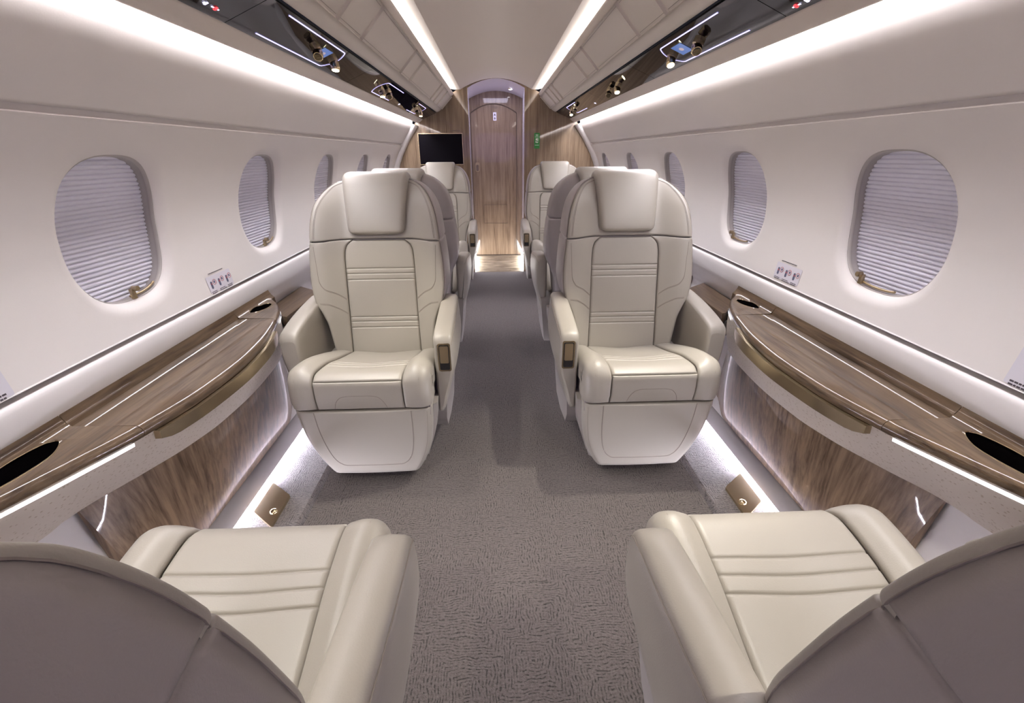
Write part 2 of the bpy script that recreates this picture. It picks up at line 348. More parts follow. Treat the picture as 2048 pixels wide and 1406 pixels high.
# window wall profile (x as a function of z), between the belt groove and the upper groove
WZ = [0.755, 0.80, 0.86, 0.93, 1.02, 1.12, 1.20, 1.272]
WX = [1.036, 1.040, 1.043, 1.043, 1.034, 1.005, 0.968, 0.922]
def wallx(z): return float(cr(WZ, WX, z))
WIN = {-1: [0.43, 1.205, 1.968, 2.740, 3.518, 4.292], 1: [0.37, 1.145, 1.900, 2.690, 3.500, 4.330]}
side = {-1: 'left', 1: 'right'}
def supere(a, th, rx, rz, n=2.6):
    c, s_ = math.cos(th), math.sin(th)
    return (rx*math.copysign(abs(c)**(2/n), c), rz*math.copysign(abs(s_)**(2/n), s_))
win_no = 0
for s in (-1, 1):
    MBw = MB()
    ws = WIN[s]; edges = [ws[0]-0.40]+[(a+b)/2 for a, b in zip(ws, ws[1:])]+[4.62]
    zc, RX, RZ = 1.018, 0.159, 0.186
    NA = 96
    for wi, yc in enumerate(ws):
        ya, yb = edges[wi], edges[wi+1]; za, zb = 0.755, 1.272
        rings = []
        def rect(th):
            c, s_ = math.cos(th), math.sin(th)
            tx = ((yb-yc) if c > 0 else (yc-ya))/max(abs(c), 1e-9); tz = ((zb-zc) if s_ > 0 else (zc-za))/max(abs(s_), 1e-9)
            t = min(tx, tz); return (yc+c*t, zc+s_*t)
        ths = sorted(set([2*math.pi*i/NA for i in range(NA)]+[math.atan2(dz, dy) % (2*math.pi) for dy in (yb-yc, ya-yc) for dz in (zb-zc, za-zc)]))
        NT = len(ths)
        out = [rect(t) for t in ths]
        # pure-angle superellipse radius
        def se(t, k):
            c, s_ = abs(math.cos(t)), abs(math.sin(t)); n_ = 2.7
            r = ((c/(RX*k))**n_+(s_/(RZ*k))**n_)**(-1/n_); return (yc+math.cos(t)*r, zc+math.sin(t)*r)
        for f_ in (0, .2, .4, .6, .8):
            rings.append([((1-f_)*o_[0]+f_*i_[0], (1-f_)*o_[1]+f_*i_[1], 0.0) for o_, i_ in zip(out, [se(t, 1.20) for t in ths])])
        for k, d in ((1.20, 0.0), (1.15, 0.0005), (1.11, 0.0025), (1.075, 0.006), (1.045, 0.010), (1.02, 0.0145), (1.005, 0.0185), (1.0, 0.023)):
            rings.append([(*se(t, k), d) for t in ths])
        V = []
        for r in rings:
            for (y, z, d) in r:
                V.append((s*(wallx(min(max(z, za), zb))+d), y, z))
        F = []
        for a in range(len(rings)-1):
            for i in range(NT):
                j = (i+1) % NT; q = (a*NT+i, a*NT+j, (a+1)*NT+j, (a+1)*NT+i)
                F.append(q if s < 0 else q[::-1])
        MBw.add(V, F)
        if wi == 0: continue
        # the window itself: rim, pane, pleated blind, brass rail with latch
        win_no += 1
        t = bpy.data.objects.new('window_%d' % win_no, None); C.objects.link(t); t.location = (s*1.08, yc, zc); t['kind'] = 'structure'
        mb = MB(); prf = [(1.004, 0.020), (0.992, 0.020), (0.985, 0.022), (0.982, 0.026), (0.982, 0.050)]
        th2 = [2*math.pi*i/72 for i in range(72)]
        V = [(s*(wallx(z)+d), y, z) for k, d in prf for y, z in [se(a, k) for a in th2]]
        F = []
        for a in range(len(prf)-1):
            for i in range(72):
                j = (i+1) % 72; q = (a*72+i, a*72+j, (a+1)*72+j, (a+1)*72+i); F.append(q if s < 0 else q[::-1])
        mb.add(V, F); mb.obj('window_rim', RUBBER, t, smooth=True)
        # pane: thin curved sheet
        V = []; F = []; M1 = 10
        for lay, dd in ((0, 0.028), (1, 0.0305)):
            V.append((s*(wallx(zc)+dd), yc, zc))
            for q in range(1, M1+1):
                for a in th2:
                    y, z = se(a, 0.985*q/M1); V.append((s*(wallx(z)+dd), y, z))
        L = 1+72*M1
        for lay in (0, 1):
            for i in range(72):
                j = (i+1) % 72
                tri = (lay*L, lay*L+1+i, lay*L+1+j); F.append(tri[::-1] if (lay == 0) == (s > 0) else tri)
                for q in range(M1-1):
                    quad = (lay*L+1+q*72+i, lay*L+1+(q+1)*72+i, lay*L+1+(q+1)*72+j, lay*L+1+q*72+j)
                    F.append(quad[::-1] if (lay == 0) == (s > 0) else quad)
        for i in range(72):
            j = (i+1) % 72; F.append((1+(M1-1)*72+i, 1+(M1-1)*72+j, L+1+(M1-1)*72+j, L+1+(M1-1)*72+i))
        recalc(mesh_obj('pane', V, F, GLASS, t))
        # blind: cellular pleats
        NP = 35; V = []; F = []; zz = np.linspace(zc-RZ-0.012, zc+RZ+0.012, NP*6+1)
        for z in zz:
            ph = ((z-zz[0])/(zz[-1]-zz[0])*NP) % 1.0
            d = 0.053 - 0.0065*abs(math.sin(math.pi*ph))**0.6
            x = s*(wallx(min(max(z, .76), 1.27))+d)
            V += [(x, yc-RX-0.01, z), (x, yc+RX-0.0*s+0.006, z)]
        for i in range(len(zz)-1): F.append((2*i, 2*i+1, 2*i+3, 2*i+2))
        mesh_obj('pleated_blind', V, F, BLIND, t, smooth=True, sharp=50)
        # dark backing box behind the blind
        mb = MB(); mb.box(min(s*1.15, s*1.16), max(s*1.15, s*1.16), yc-0.2, yc+0.2, zc-0.22, zc+0.22); mb.obj('outer_panel', BLACKM, t)
        # rail and latch at the lower edge
        mb = MB(); zr = zc-RZ*0.83; xr = s*(wallx(zr)+0.022); hw = 0.085
        pts = [(xr, yy_, zr) for yy_ in np.linspace(yc-0.012 if s < 0 else yc-.055, yc+.085 if s < 0 else yc+.068, 9)]
        pts = [(p[0], p[1], se(math.pi*1.5+(p[1]-yc)/0.17, 0.955)[1]+0.002) for p in pts]
        mb.tube(pts, 0.0036, 8); mb.obj('blind_rail', BRASSM, t, smooth=True, sharp=60)
        mb = MB(); yl = yc - 0.03 if s < 0 else yc+0.055; yl = yc+(-0.005 if s < 0 else 0.06)
        zl = se(math.pi*1.5+(yl-yc)/0.17, 0.955)[1]
        mb.box(min(xr, xr-s*0.010), max(xr, xr-s*0.010), yl-0.005, yl+0.005, zl-0.006, zl+0.022)
        mb.tube([(xr-s*0.006, yl+0.004, zl+0.022), (xr-s*0.020, yl+0.004, zl+0.022)], 0.0075, 16)
        mb.obj('latch', BRASSM, t, smooth=True)
    wl = struct('wall_%s' % side[s], MBw.V, MBw.F, WALLM)
    # remaining courses of the side wall, extruded along the cabin
    upper = [(0.770, 1.53), (0.772, 1.505), (0.803, 1.504), (0.805, 1.480), (0.812, 1.450), (0.838, 1.406), (0.87, 1.360), (0.898, 1.320), (0.911, 1.300), (0.914, 1.297), (0.936, 1.294), (0.937, 1.282), (0.9195, 1.280), (0.9175, 1.2775), (0.922, 1.272)]
    extrude_profile('wall_%s' % ['upper_left', 'upper_right'][s > 0], upper, s, Y0, 4.62, WALLM, sharp=40)
    low = [(1.036, 0.755), (1.034, 0.752), (1.058, 0.750), (1.060, 0.7395), (1.040, 0.739), (1.0335, 0.736), (1.030, 0.731), (1.0285, 0.724), (1.0285, 0.710), (1.0285, 0.690), (1.031, 0.668), (1.037, 0.645),
           (1.052, 0.615), (1.066, 0.59), (1.072, 0.56), (1.068, 0.50), (1.062, 0.38), (1.045, 0.26), (1.015, 0.155), (0.985, 0.102)]
    extrude_profile('wall_%s' % ['lower_left', 'lower_right'][s > 0], low, s, Y0, 4.62, DADO, sharp=40)
    sk = [(0.985, 0.102), (0.978, 0.098), (0.962, 0.072), (0.951, 0.052), (0.949, 0.047), (0.951, 0.045), (0.968, 0.045), (0.972, 0.030)]
    extrude_profile('baseboard_%s' % side[s], sk, s, Y0, 4.62, GREY, sharp=40)
    # wall behind the camera end, joining windows region
    V = [(s*1.036, Y0, .755), (s*1.036, edges[0], .755), (s*1.043, edges[0], .93), (s*1.043, Y0, .93), (s*1.0, edges[0], 1.13), (s*1.0, Y0, 1.13), (s*.922, edges[0], 1.272), (s*.922, Y0, 1.272)]
    struct('wall_%s' % ['forward_left', 'forward_right'][s > 0], V, [(0, 1, 2, 3), (3, 2, 4, 5), (5, 4, 6, 7)], WALLM)

# ceiling vault with light slots, overhead lips
cz_ = lambda x: 1.85-0.80*x*x
cx_ = np.linspace(-0.338, 0.338, 25)
V = [(x, y, cz_(x)) for y in (Y0, Y1) for x in cx_]; n = len(cx_)
struct('ceiling', V, [(i, i+1, n+i+1, n+i) for i in range(n-1)], CEILM)
for s in (-1, 1):
    # slot back and cove channel of the ceiling light
    t = thing('ceiling_light', 'long white light slot along the ceiling, above the %s-hand lockers' % side[s], 'light', (s*0.39, 1.5, 1.75), 'ceiling light slots')
    mb = MB(); mb.add([(s*0.410, YS, 1.729), (s*0.438, YS, 1.731), (s*0.438, Y1-0.004, 1.731), (s*0.410, Y1-0.004, 1.729)], [(0, 1, 2, 3)] if s > 0 else [(3, 2, 1, 0)])
    mb.obj('diffuser', E1, t)
    extrude_profile('channel', [(0.338, 1.7586), (0.365, 1.7560), (0.39, 1.7575), (0.415, 1.762), (0.432, 1.765), (0.442, 1.757), (0.443, 1.727), (0.406, 1.7275)], s, Y0, Y1-0.004, CEILM, st=False, parent=t)
    t = thing('wall_light', 'long white light strip under the %s-hand overhead lockers, washing the window wall' % side[s], 'light', (s*0.79, 1.5, 1.47), 'wall wash strips')
    mb = MB(); mb.add([(s*0.777, YS, 1.503), (s*0.801, YS, 1.503), (s*0.801, 4.66, 1.503), (s*0.777, 4.66, 1.503)], [(0, 1, 2, 3)])
    mb.obj('diffuser', E2, t)
    # overhead lip frame (structure)
    lip1 = [(0.405, 1.727), (0.404, 1.722), (0.408, 1.716), (0.417, 1.709), (0.424, 1.703), (0.440, 1.700)]
    extrude_profile('trim_%d' % (3 if s < 0 else 4), lip1, s, Y0, Y1-0.002, CEILM, sharp=60)
    lip2 = [(0.520, 1.612), (0.530, 1.597), (0.536, 1.589), (0.556, 1.577), (0.572, 1.571), (0.580, 1.572), (0.582, 1.580)]
    extrude_profile('trim_%d' % (5 if s < 0 else 6), lip2, s, Y0, Y1-0.002, BINM, sharp=60)
    lip3 = [(0.716, 1.520), (0.717, 1.512), (0.722, 1.505), (0.744, 1.489), (0.762, 1.479), (0.770, 1.479), (0.774, 1.485), (0.774, 1.500), (0.76, 1.53)]
    extrude_profile('trim_%d' % (7 if s < 0 else 8), lip3, s, Y0, Y1-0.002, CEILM, sharp=60)

    # locker with leather panels
    t = thing('overhead_locker', 'cream leather panelled locker row above the %s-hand seats' % side[s], 'locker', (s*0.48, 1.5, 1.66), 'overhead lockers')
    ux = np.array([0.424, 0, 1.703]); lx = np.array([0.530, 0, 1.597])
    ea = lx-ux; La = np.linalg.norm(ea); ea /= La; en = np.array([-ea[2], 0, ea[0]])  # normal
    if en[2] > 0: en = -en
    mb = MB(); b0 = ux-en*0.012; b1 = lx-en*0.012
    mb.add([(s*b0[0], Y0, b0[2]), (s*b1[0], Y0, b1[2]), (s*b1[0], Y1, b1[2]), (s*b0[0], Y1, b0[2])], [(0, 1, 2, 3)] if s > 0 else [(3, 2, 1, 0)])
    mb.obj('backing', CEILM, t)
    seams = [-1.58, -0.6, 0.1, 1.05, 1.70 if s < 0 else 1.64, 1.97 if s < 0 else 1.92, 2.70 if s < 0 else 2.62, 2.97 if s < 0 else 2.89, 3.88, 4.06, 4.30, 4.70]
    for a, b in zip(seams, seams[1:]):
        V, F = patch(lambda X, Yv: np.stack([s*(ux[0]+ea[0]*X), Yv, ux[2]+ea[2]*X], -1) if s > 0 else np.stack([s*(ux[0]+ea[0]*(La-X)), Yv, ux[2]+ea[2]*(La-X)], -1),
                     a+0.0009, b-0.0009, lambda v: 0.003, lambda v: La-0.003, 0.004, 0.004, 0.003, 0.003, nu=4, nv=4, skirt=0.008)
        o = mesh_obj('locker_panel', V, F, BINM, t, sharp=40)
        # make sure the leather faces the cabin
        recalc(o)
        mb = MB()
        P = lambda x, y: tuple((ux+ea*x+en*0.0006)*np.array([s, 1, 1])+np.array([0, y, 0]))
        if b-a > 0.2:
            mb.tube([P(0.013, a+.012), P(0.013, b-.012)], 0.0007, 4); mb.tube([P(La-0.013, a+.012), P(La-0.013, b-.012)], 0.0007, 4)
            mb.obj('stitching', THREAD, o)

    # black glossy service panel
    A0 = np.array([0.584, 0, 1.5624]); A1 = np.array([0.716, 0, 1.5096]); e1 = A1-A0; LP = np.linalg.norm(e1); e1 /= LP
    nn = np.array([e1[2], 0, -e1[0]]);
    if nn[2] > 0: nn = -nn
    t = thing('service_panel', 'glossy black service panel with reading lamps and air nozzles above the %s-hand windows' % side[s], 'panel', (s*0.65, 1.5, 1.54), 'overhead service panels')
    S3 = np.array([s, 1, 1.0])
    def Q(x, y, h=0.0):      # x across from inner edge, y along, h out of the panel into the cabin
        return (A0+e1*x+nn*h)*S3+np.array([0, y, 0])
    segs = [(-1.58, 0.2), (0.203, 1.37), (1.373, 2.36), (2.363, 3.30), (3.303, 4.71)] if s < 0 else [(-1.58, 0.2), (0.203, 1.30), (1.303, 2.27), (2.273, 3.20), (3.203, 4.69)]
    for a, b in segs:
        mb = MB(); V = [Q(0.001, a), Q(LP-0.001, a), Q(LP-0.001, b), Q(0.001, b), Q(0.001, a, -.006), Q(LP-0.001, a, -.006), Q(LP-0.001, b, -.006), Q(0.001, b, -.006)]
        mb.add(V, [(0, 1, 2, 3), (7, 6, 5, 4), (0, 4, 5, 1), (1, 5, 6, 2), (2, 6, 7, 3), (3, 7, 4, 0)]); recalc(mb.obj('panel_segment', BLACK, t))
    mb = MB(); V = [Q(-.002, Y0, -.007), Q(LP+.002, Y0, -.007), Q(LP+.002, Y1-.004, -.007), Q(-.002, Y1-.004, -.007)]; mb.add(V, [(0, 1, 2, 3)]); mb.obj('backing', BLACKM, t)
    def inv(X, Yy): return (abs(X)-A0[0])/e1[0], Yy
    def strip(pts, wdt=0.0042):
        mb = MB(); pts = [np.array(p) for p in pts]; V = []; F = []
        for i, p in enumerate(pts):
            a = pts[max(i-1, 0)]; b = pts[min(i+1, len(pts)-1)]; d = (b-a)/np.linalg.norm(b-a); nrm = np.array([-d[1], d[0]])
            for q in (-1, 1):
                c = p+nrm*wdt/2*q; V.append(Q(c[0], c[1], 0.0012))
        for i in range(len(pts)-1): F.append((2*i, 2*i+1, 2*i+3, 2*i+2))
        mb.add(V, F); return mb.obj('light_bar', E5, t)
    def ubar(xi, xo, y_open, y_end, bul):
        sg = 1 if y_end > y_open else -1
        pts = [inv(xi, y_open), inv(xi, y_end-sg*0.012)]
        for q in np.linspace(-1, 1, 9):
            pts.append((inv((xi+xo)/2, 0)[0]+q*(inv(xo, 0)[0]-inv(xi, 0)[0])/2*0.93, y_end+sg*bul*(1-q*q)))
        pts += [inv(xo, y_end-sg*0.012), inv(xo, y_open)]
        strip(pts)
    def nozzle(X, Yy, kind, sc=0.88):
        x, y = inv(X, Yy); o3 = Vector(Q(x, y, 0)); ax = Vector(tuple(nn*S3)); tilt = (Vector((0.0, -0.22 if s < 0 else -0.55, -1.0)) if kind == 'lamp' else Vector((-s*0.15, -0.9, -0.8))).normalized()
        mb = MB(); mb.tube([o3, o3+ax*0.010], [0.021*sc, 0.021*sc], 24); mb.tube([o3+ax*0.004, o3+ax*0.014+tilt*0.004, o3+ax*0.02+tilt*0.012, o3+ax*0.018+tilt*0.016, o3+ax*0.018+tilt*0.023], [0.017*sc, 0.0195*sc, 0.0185*sc, 0.0195*sc, 0.0175*sc], 24)
        o = mb.obj('reading_lamp' if kind == 'lamp' else 'air_nozzle', BRASS, t, smooth=True)
        c = o3+ax*0.018+tilt*0.0235; u = tilt.cross(Vector((1, 0, 0))).normalized(); v = tilt.cross(u)
        mb = MB(); mb.frame(c, u, v, tilt, [(0.0145*sc*math.cos(a), 0.0145*sc*math.sin(a)) for a in np.linspace(0, 2*math.pi, 20, endpoint=False)], 0, 0.0008)
        recalc(mb.obj('lens' if kind == 'lamp' else 'grille', E6 if kind == 'lamp' else BLACKM, o))
        if kind != 'lamp':
            for q in (-2, -1, 0, 1, 2):
                mb = MB(); h = 0.013*sc*math.sqrt(1-(q/3)**2)
                mb.frame(c, u, v, tilt, [(q*0.0048*sc-.0008, -h), (q*0.0048*sc+.0008, -h), (q*0.0048*sc+.0008, h), (q*0.0048*sc-.0008, h)], 0.0008, 0.0025); recalc(mb.obj('slat', BRASSD, o))
        return c, tilt
    if s < 0:
        ubar(.597, .699, 1.50, 2.00, 0.035); ubar(.598, .698, 3.17, 2.745, 0.035); ubar(.600, .700, 3.79, 4.16, 0.03)
        noz = [(.640, 1.80, 'vent'), (.645, 1.985, 'lamp'), (.654, 2.79, 'lamp'), (.645, 2.93, 'vent'), (.652, 3.97, 'vent'), (.652, 4.14, 'lamp')]
        scr = (.622, .670, 1.845, 1.93)
        ga = 1.262
    else:
        ubar(.602, .702, 1.45, 1.91, 0.035); ubar(.596, .694, 3.74, 4.16, 0.03)
        noz = [(.654, 1.68, 'vent'), (.649, 1.895, 'lamp'), (.650, 2.67, 'lamp'), (.650, 2.86, 'vent'), (.640, 3.95, 'vent'), (.645, 4.15, 'lamp')]
        scr = (.622, .672, 1.765, 1.85)
        ga = 1.21
    for nzz in noz: nozzle(*nzz)
    x0, _ = inv(scr[0], 0); x1, _ = inv(scr[1], 0)
    mb = MB(); V = [Q(x0, scr[2], .0012), Q(x1, scr[2], .0012), Q(x1, scr[3], .0012), Q(x0, scr[3], .0012)]; mb.add(V, [(0, 1, 2, 3)]); so = mb.obj('touch_screen', E7, t)
    xm = (x0+x1)/2; ym = (scr[2]+scr[3])/2
    mb = MB(); mb.add([Q(xm+0.009*math.cos(a), ym+0.014*math.sin(a), .0018) for a in np.linspace(0, 2*math.pi, 12, endpoint=False)], [tuple(range(12))]); mb.obj('screen_mark', E11, so)
    # lit sign symbols: seat-belt (white) and no-smoking (white bar, red ring)
    gx = 0.112 if s < 0 else 0.122
    def disc(cx, cyy, r, h=.0015): return [Q(cx+r*math.cos(a), cyy+r*math.sin(a), h) for a in np.linspace(0, 2*math.pi, 14, endpoint=False)], [tuple(range(14))]
    mb = MB(); mb.add(*disc(gx, ga-0.016, 0.0035)); mb.add([Q(gx-.006, ga-.012, .0015), Q(gx+.006, ga-.012, .0015), Q(gx+.005, ga-.004, .0015), Q(gx-.005, ga-.004, .0015)], [(0, 1, 2, 3)])
    mb.add([Q(gx-.002, ga+.012, .0015), Q(gx+.002, ga+.012, .0015), Q(gx+.002, ga+.022, .0015), Q(gx-.002, ga+.022, .0015)], [(0, 1, 2, 3)])
    mb.add([Q(gx-.002, ga+.036, .0015), Q(gx+.002, ga+.036, .0015), Q(gx+.002, ga+.043, .0015), Q(gx-.002, ga+.043, .0015)], [(0, 1, 2, 3)]); mb.obj('lit_symbol', E9, t)
    mb = MB(); th = np.linspace(0, 2*math.pi, 16, endpoint=False)
    mb.tube([Q(gx+.0055*math.cos(a), ga+.029+.0055*math.sin(a), .0018) for a in th], 0.0011, 4, closed=True); mb.tube([Q(gx-.004, ga+.025, .0018), Q(gx+.004, ga+.033, .0018)], .001, 4); mb.obj('lit_symbol', E8, t)
    yy = 3.42 if s > 0 else 3.45
    mb = MB(); mb.tube([Q(.11, yy-.012, .001), Q(.11, yy+.012, .001)], .0016, 4); mb.tube([Q(.104, yy, .001), Q(.118, yy, .001)], .0016, 4); mb.obj('lit_symbol', E9, t)
    # perforated speaker rows near the seam
    mb = MB(); ys0 = 1.12 if s < 0 else 1.06
    for i in range(7):
        for j in range(16):
            c = Q(0.03+i*0.006, ys0+j*0.009, 0.0008); mb.add([c+np.array([-.0016*s, -.003, 0]), c+np.array([.0016*s, -.003, 0]), c+np.array([.0016*s, .003, 0]), c+np.array([-.0016*s, .003, 0])], [(0, 1, 2, 3)])
    o = mb.obj('speaker_grille', BLACKM, t); o['kind'] = 'stuff'

# end bulkhead (wood) with arched passage
AW = 0.272; AZ = 1.772; AT = 1.848
outl = [(0.0, 1.852), (0.2, 1.82), (0.36, 1.748), (0.41, 1.72), (0.53, 1.60), (0.58, 1.578), (0.72, 1.51), (0.775, 1.48), (0.90, 1.33), (0.99, 1.17), (1.045, 1.02), (1.06, 0.8), (1.06, 0.5), (1.0, 0.1), (0.98, 0.0)]
for s in (-1, 1):
    arch = [(AW, 0.0), (AW, 0.6), (AW, 1.2), (AW, AZ)]
    for q in np.linspace(1, 0, 7)[1:]: arch.append((AW*q, AT-(AT-AZ)*q*q))
    oo = outl[::-1]
    V = [(s*x, Y1, z) for x, z in arch]+[(s*(x+0.01), Y1, z+0.01) for x, z in outl[:-1]]+[(s*0.99, Y1, 0)]
    F = [tuple(range(len(V)))]
    struct('wall_bulkhead_%s' % side[s], V, F if s > 0 else [F[0][::-1]], WOODV, smooth=False)
    # curved flange where the side wall ends
    fl = [(x, z) for x, z in outl[7:]]
    V = []; F = []
    sec = [(0.02, 4.60), (0.0, 4.605), (-0.022, 4.64), (-0.030, 4.67), (-0.030, 4.715), (0.0, 4.719)]
    ff = [(0.790, 1.462), (0.835, 1.405), (0.88, 1.345), (0.925, 1.272), (0.968, 1.20), (1.005, 1.12), (1.034, 1.02), (1.043, 0.93), (1.04, 0.82), (1.034, 0.74), (1.05, 0.68), (1.06, 0.6), (1.06, 0.3), (0.985, 0.1), (0.975, 0.0)]
    for (x, z) in ff:
        for (o_, y) in sec: V.append((s*(x+o_*0.9), y, z+o_*0.25))
    n = len(sec)
    for i in range(len(ff)-1):
        for j in range(n-1):
            q = (i*n+j, i*n+j+1, (i+1)*n+j+1, (i+1)*n+j); F.append(q)
    recalc(struct('trim_%d' % (9 if s < 0 else 10), V, F, DADO, sharp=60))
# vestibule
DY = 5.59
archp = [(-AW, 0.0), (-AW, AZ)]+[(AW*q, AT-(AT-AZ)*q*q) for q in np.linspace(-1, 1, 13)[1:-1]]+[(AW, AZ), (AW, 0.0)]
V = [(x*(1 if y == Y1 else 1.12), y, z) for y in (Y1, DY) for x, z in archp]; n = len(archp)
struct('wall_vestibule', V, [(i, n+i, n+i+1, i+1) for i in range(n-1)], LILAC, sharp=40)
V = [(-0.31, Y1-0.005, 0.001), (0.31, Y1-0.005, 0.001), (0.31, DY, 0.001), (-0.31, DY, 0.001)]
struct('floor_vestibule', [(-.285, Y1-.005, .002), (.285, Y1-.005, .002), (.31, DY, .002), (-.31, DY, .002), (-.285, Y1-.005, -.03), (.285, Y1-.005, -.03), (.31, DY, -.03), (-.31, DY, -.03)],
       [(0, 1, 2, 3), (7, 6, 5, 4), (0, 4, 5, 1), (1, 5, 6, 2), (2, 6, 7, 3), (3, 7, 4, 0)], MARB, smooth=False)
# door wall with arched door leaf
dxc = -0.03; DW = 0.268; DZ = 1.63; DT = 1.723
darch = [(dxc-DW, 0.008), (dxc-DW, DZ)]+[(dxc+DW*q, DT-(DT-DZ)*q*q) for q in np.linspace(-1, 1, 17)[1:-1]]+[(dxc+DW, DZ), (dxc+DW, 0.008)]
wo = [(-0.36, 0.0), (-0.36, 1.9)]+[(x, 1.9) for x in np.linspace(-0.33, 0.33, 15)]+[(0.36, 1.9), (0.36, 0.0)]
n = len(darch); V = [(x, DY, z) for x, z in darch]+[(x, DY, z) for x, z in wo]
struct('wall_end', V, [(i, i+1, n+i+1, n+i) for i in range(n-1)], WOODV, smooth=False)
dd = bpy.data.objects.new('door_1', None); C.objects.link(dd); dd.location = (dxc, DY, 0); dd['kind'] = 'structure'
mb = MB(); mb.frame((dxc, DY+0.002, 0), (1, 0, 0), (0, 0, 1), (0, 1, 0), [((x-dxc)*0.978, z*0.9955) for x, z in darch], 0, 0.03); recalc(mb.obj('door_leaf', WOODV, dd))
mb = MB(); mb.frame((dxc, DY+0.012, 0), (1, 0, 0), (0, 0, 1), (0, 1, 0), [((x-dxc)*1.01, z*1.003) for x, z in darch], 0, 0.03); recalc(mb.obj('door_gap', INKG, dd))
def rbox(cx, cz, w_, h_, r, n=5):
    pts = []
    for (sx, sz, a0) in ((1, 1, 0), (-1, 1, 90), (-1, -1, 180), (1, -1, 270)):
        for i in range(n+1):
            a = math.radians(a0+90*i/n); pts.append((cx+sx*(w_/2-r)+r*math.cos(a), cz+sz*(h_/2-r)+r*math.sin(a)))
    return pts
mb = MB(); mb.frame((0, DY, 0), (1, 0, 0), (0, 0, 1), (0, -1, 0), rbox(-0.235, 1.06, 0.048, 0.105, 0.018), -0.001, 0.006); h = recalc(mb.obj('door_handle', BRASSM, dd))
mb = MB(); mb.frame((0, DY, 0), (1, 0, 0), (0, 0, 1), (0, -1, 0), rbox(-0.235, 1.05, 0.032, 0.07, 0.012), 0.006, 0.009); recalc(mb.obj('finger_pull', INKG, h))
mb = MB(); mb.tube([(x, DY-.0005, z) for x, z in darch], .0032, 4); mb.obj('door_seam', INKG, dd)
# kick panel outline on the door
mb = MB(); mb.tube([(-0.17, DY, 0.405), (0.117, DY, 0.403), (0.117, DY, 0.626), (-0.17, DY, 0.627)], 0.0022, 4, closed=True); mb.obj('access_panel', INKG, dd)
def lines(mb, o, ex, ey, ez, rows, h, seed=1, z=0.0006):
    """illegibly small print: dashes of word length"""
    rnd = random.Random(seed)
    for (x0, x1, yy) in rows:
        x = x0
        while x < x1-0.0015:
            L_ = min(rnd.uniform(0.004, 0.011), x1-x)
            mb.frame(o, ex, ey, ez, [(x, yy), (x+L_, yy), (x+L_, yy+h), (x, yy+h)], 0, z); x += L_+0.0016
EX, EZv, MY = (1, 0, 0), (0, 0, 1), (0, -1, 0)
mb = MB(); lines(mb, (0, DY, 0), EX, EZv, MY, [(-0.06, 0.018, 1.688), (-0.06, 0.018, 1.680), (-0.02, 0.010, 1.672)], 0.0045, 3, 0.001); mb.obj('notice_print', INKG, dd)
mb = MB(); mb.frame((0, DY, 0), EX, EZv, MY, rbox(-0.0145, 1.594, 0.038, 0.084, 0.004), 0, 0.0015); sg = recalc(mb.obj('pictogram_label', CARD, dd))
mb = MB()
mb.frame((0, DY, 0), EX, EZv, MY, [(-0.027, 1.603), (-0.002, 1.603), (-0.0145, 1.626)], 0.0015, 0.002)
mb.frame((0, DY, 0), EX, EZv, MY, [(-0.018, 1.59), (-0.011, 1.59), (-0.011, 1.574), (-0.018, 1.574)], 0.0015, 0.002)
mb.frame((0, DY, 0), EX, EZv, MY, [(-0.027, 1.576), (-0.0145, 1.560), (-0.002, 1.576)], 0.0015, 0.002); recalc(mb.obj('arrow', INK, sg))
# vestibule lamp
t = thing('ceiling_spotlight', 'small round spotlight in the arched passage ceiling before the door', 'light', (0.155, 5.25, 1.82))
mb = MB(); zt = AT-(AT-AZ)*(0.155/AW/1.07)**2
mb.tube([(0.155, 5.25, zt-0.006), (0.155, 5.25, zt+0.01)], 0.024, 20); mb.obj('housing', BRASSM, t, smooth=True)
mb = MB(); mb.tube([(0.155, 5.25, zt-0.0075), (0.155, 5.25, zt-0.005)], 0.017, 20); mb.obj('lens', E10, t, smooth=True)
for s in (-1, 1):
    mb = MB(); mb.add([(s*0.268, 4.75, 0.006), (s*0.292, 5.52, 0.006), (s*0.291, 5.52, 0.055), (s*0.267, 4.75, 0.055)], [(0, 1, 2, 3)])
    tag(mb.obj('floor_light', E12, None, loc=(s*0.28, 5.1, 0.03)), 'white floor light at the %s foot of the passage to the door' % side[s], 'light', 'passage floor lights')
    mb = MB(); yy = 5.0
    mb.tube([(s*0.277, 4.78, 0.1), (s*0.277, 4.78, 1.5)], 0.0018, 6)
area('vestibule_lamp', (0, 5.1, 1.80), (0, 0, 0), 0.3, 0.5, 4.6, (0.80, 0.76, 1.0))

# forward closing wall behind the camera
struct('wall_front', [(-1.12, Y0, 0), (1.12, Y0, 0), (1.12, Y0, 1.9), (-1.12, Y0, 1.9)], [(0, 1, 2, 3)], CEILM, smooth=False)

# screen and signs on the bulkhead
t = thing('wall_screen', 'black flat screen in a thin brass frame on the wooden bulkhead', 'screen', (-0.557, 4.70, 1.248))
mb = MB(); mb.frame((-0.557, 4.712, 1.248), EX, EZv, MY, rbox(0, 0, 0.440, 0.284, 0.006), -0.006, 0.014); recalc(mb.obj('frame', BRASS, t))
mb = MB(); mb.frame((-0.557, 4.712, 1.248), EX, EZv, MY, rbox(0, 0, 0.426, 0.270, 0.003), 0.013, 0.0155); recalc(mb.obj('display', SCREEN, t))
mb = MB(); lines(mb, (0, Y1-0.001, 0), EX, EZv, MY, [(-0.455, -0.365, 1.408)], 0.009, 5, 0.001); tag(mb.obj('wall_notice', INKG, None, loc=(-0.41, 4.719, 1.41)), 'tiny dark line of print above the black screen', 'sign')
t = thing('safety_card', 'green card with white symbols fixed to the wooden bulkhead right of the passage', 'sign', (0.398, 4.715, 1.318))
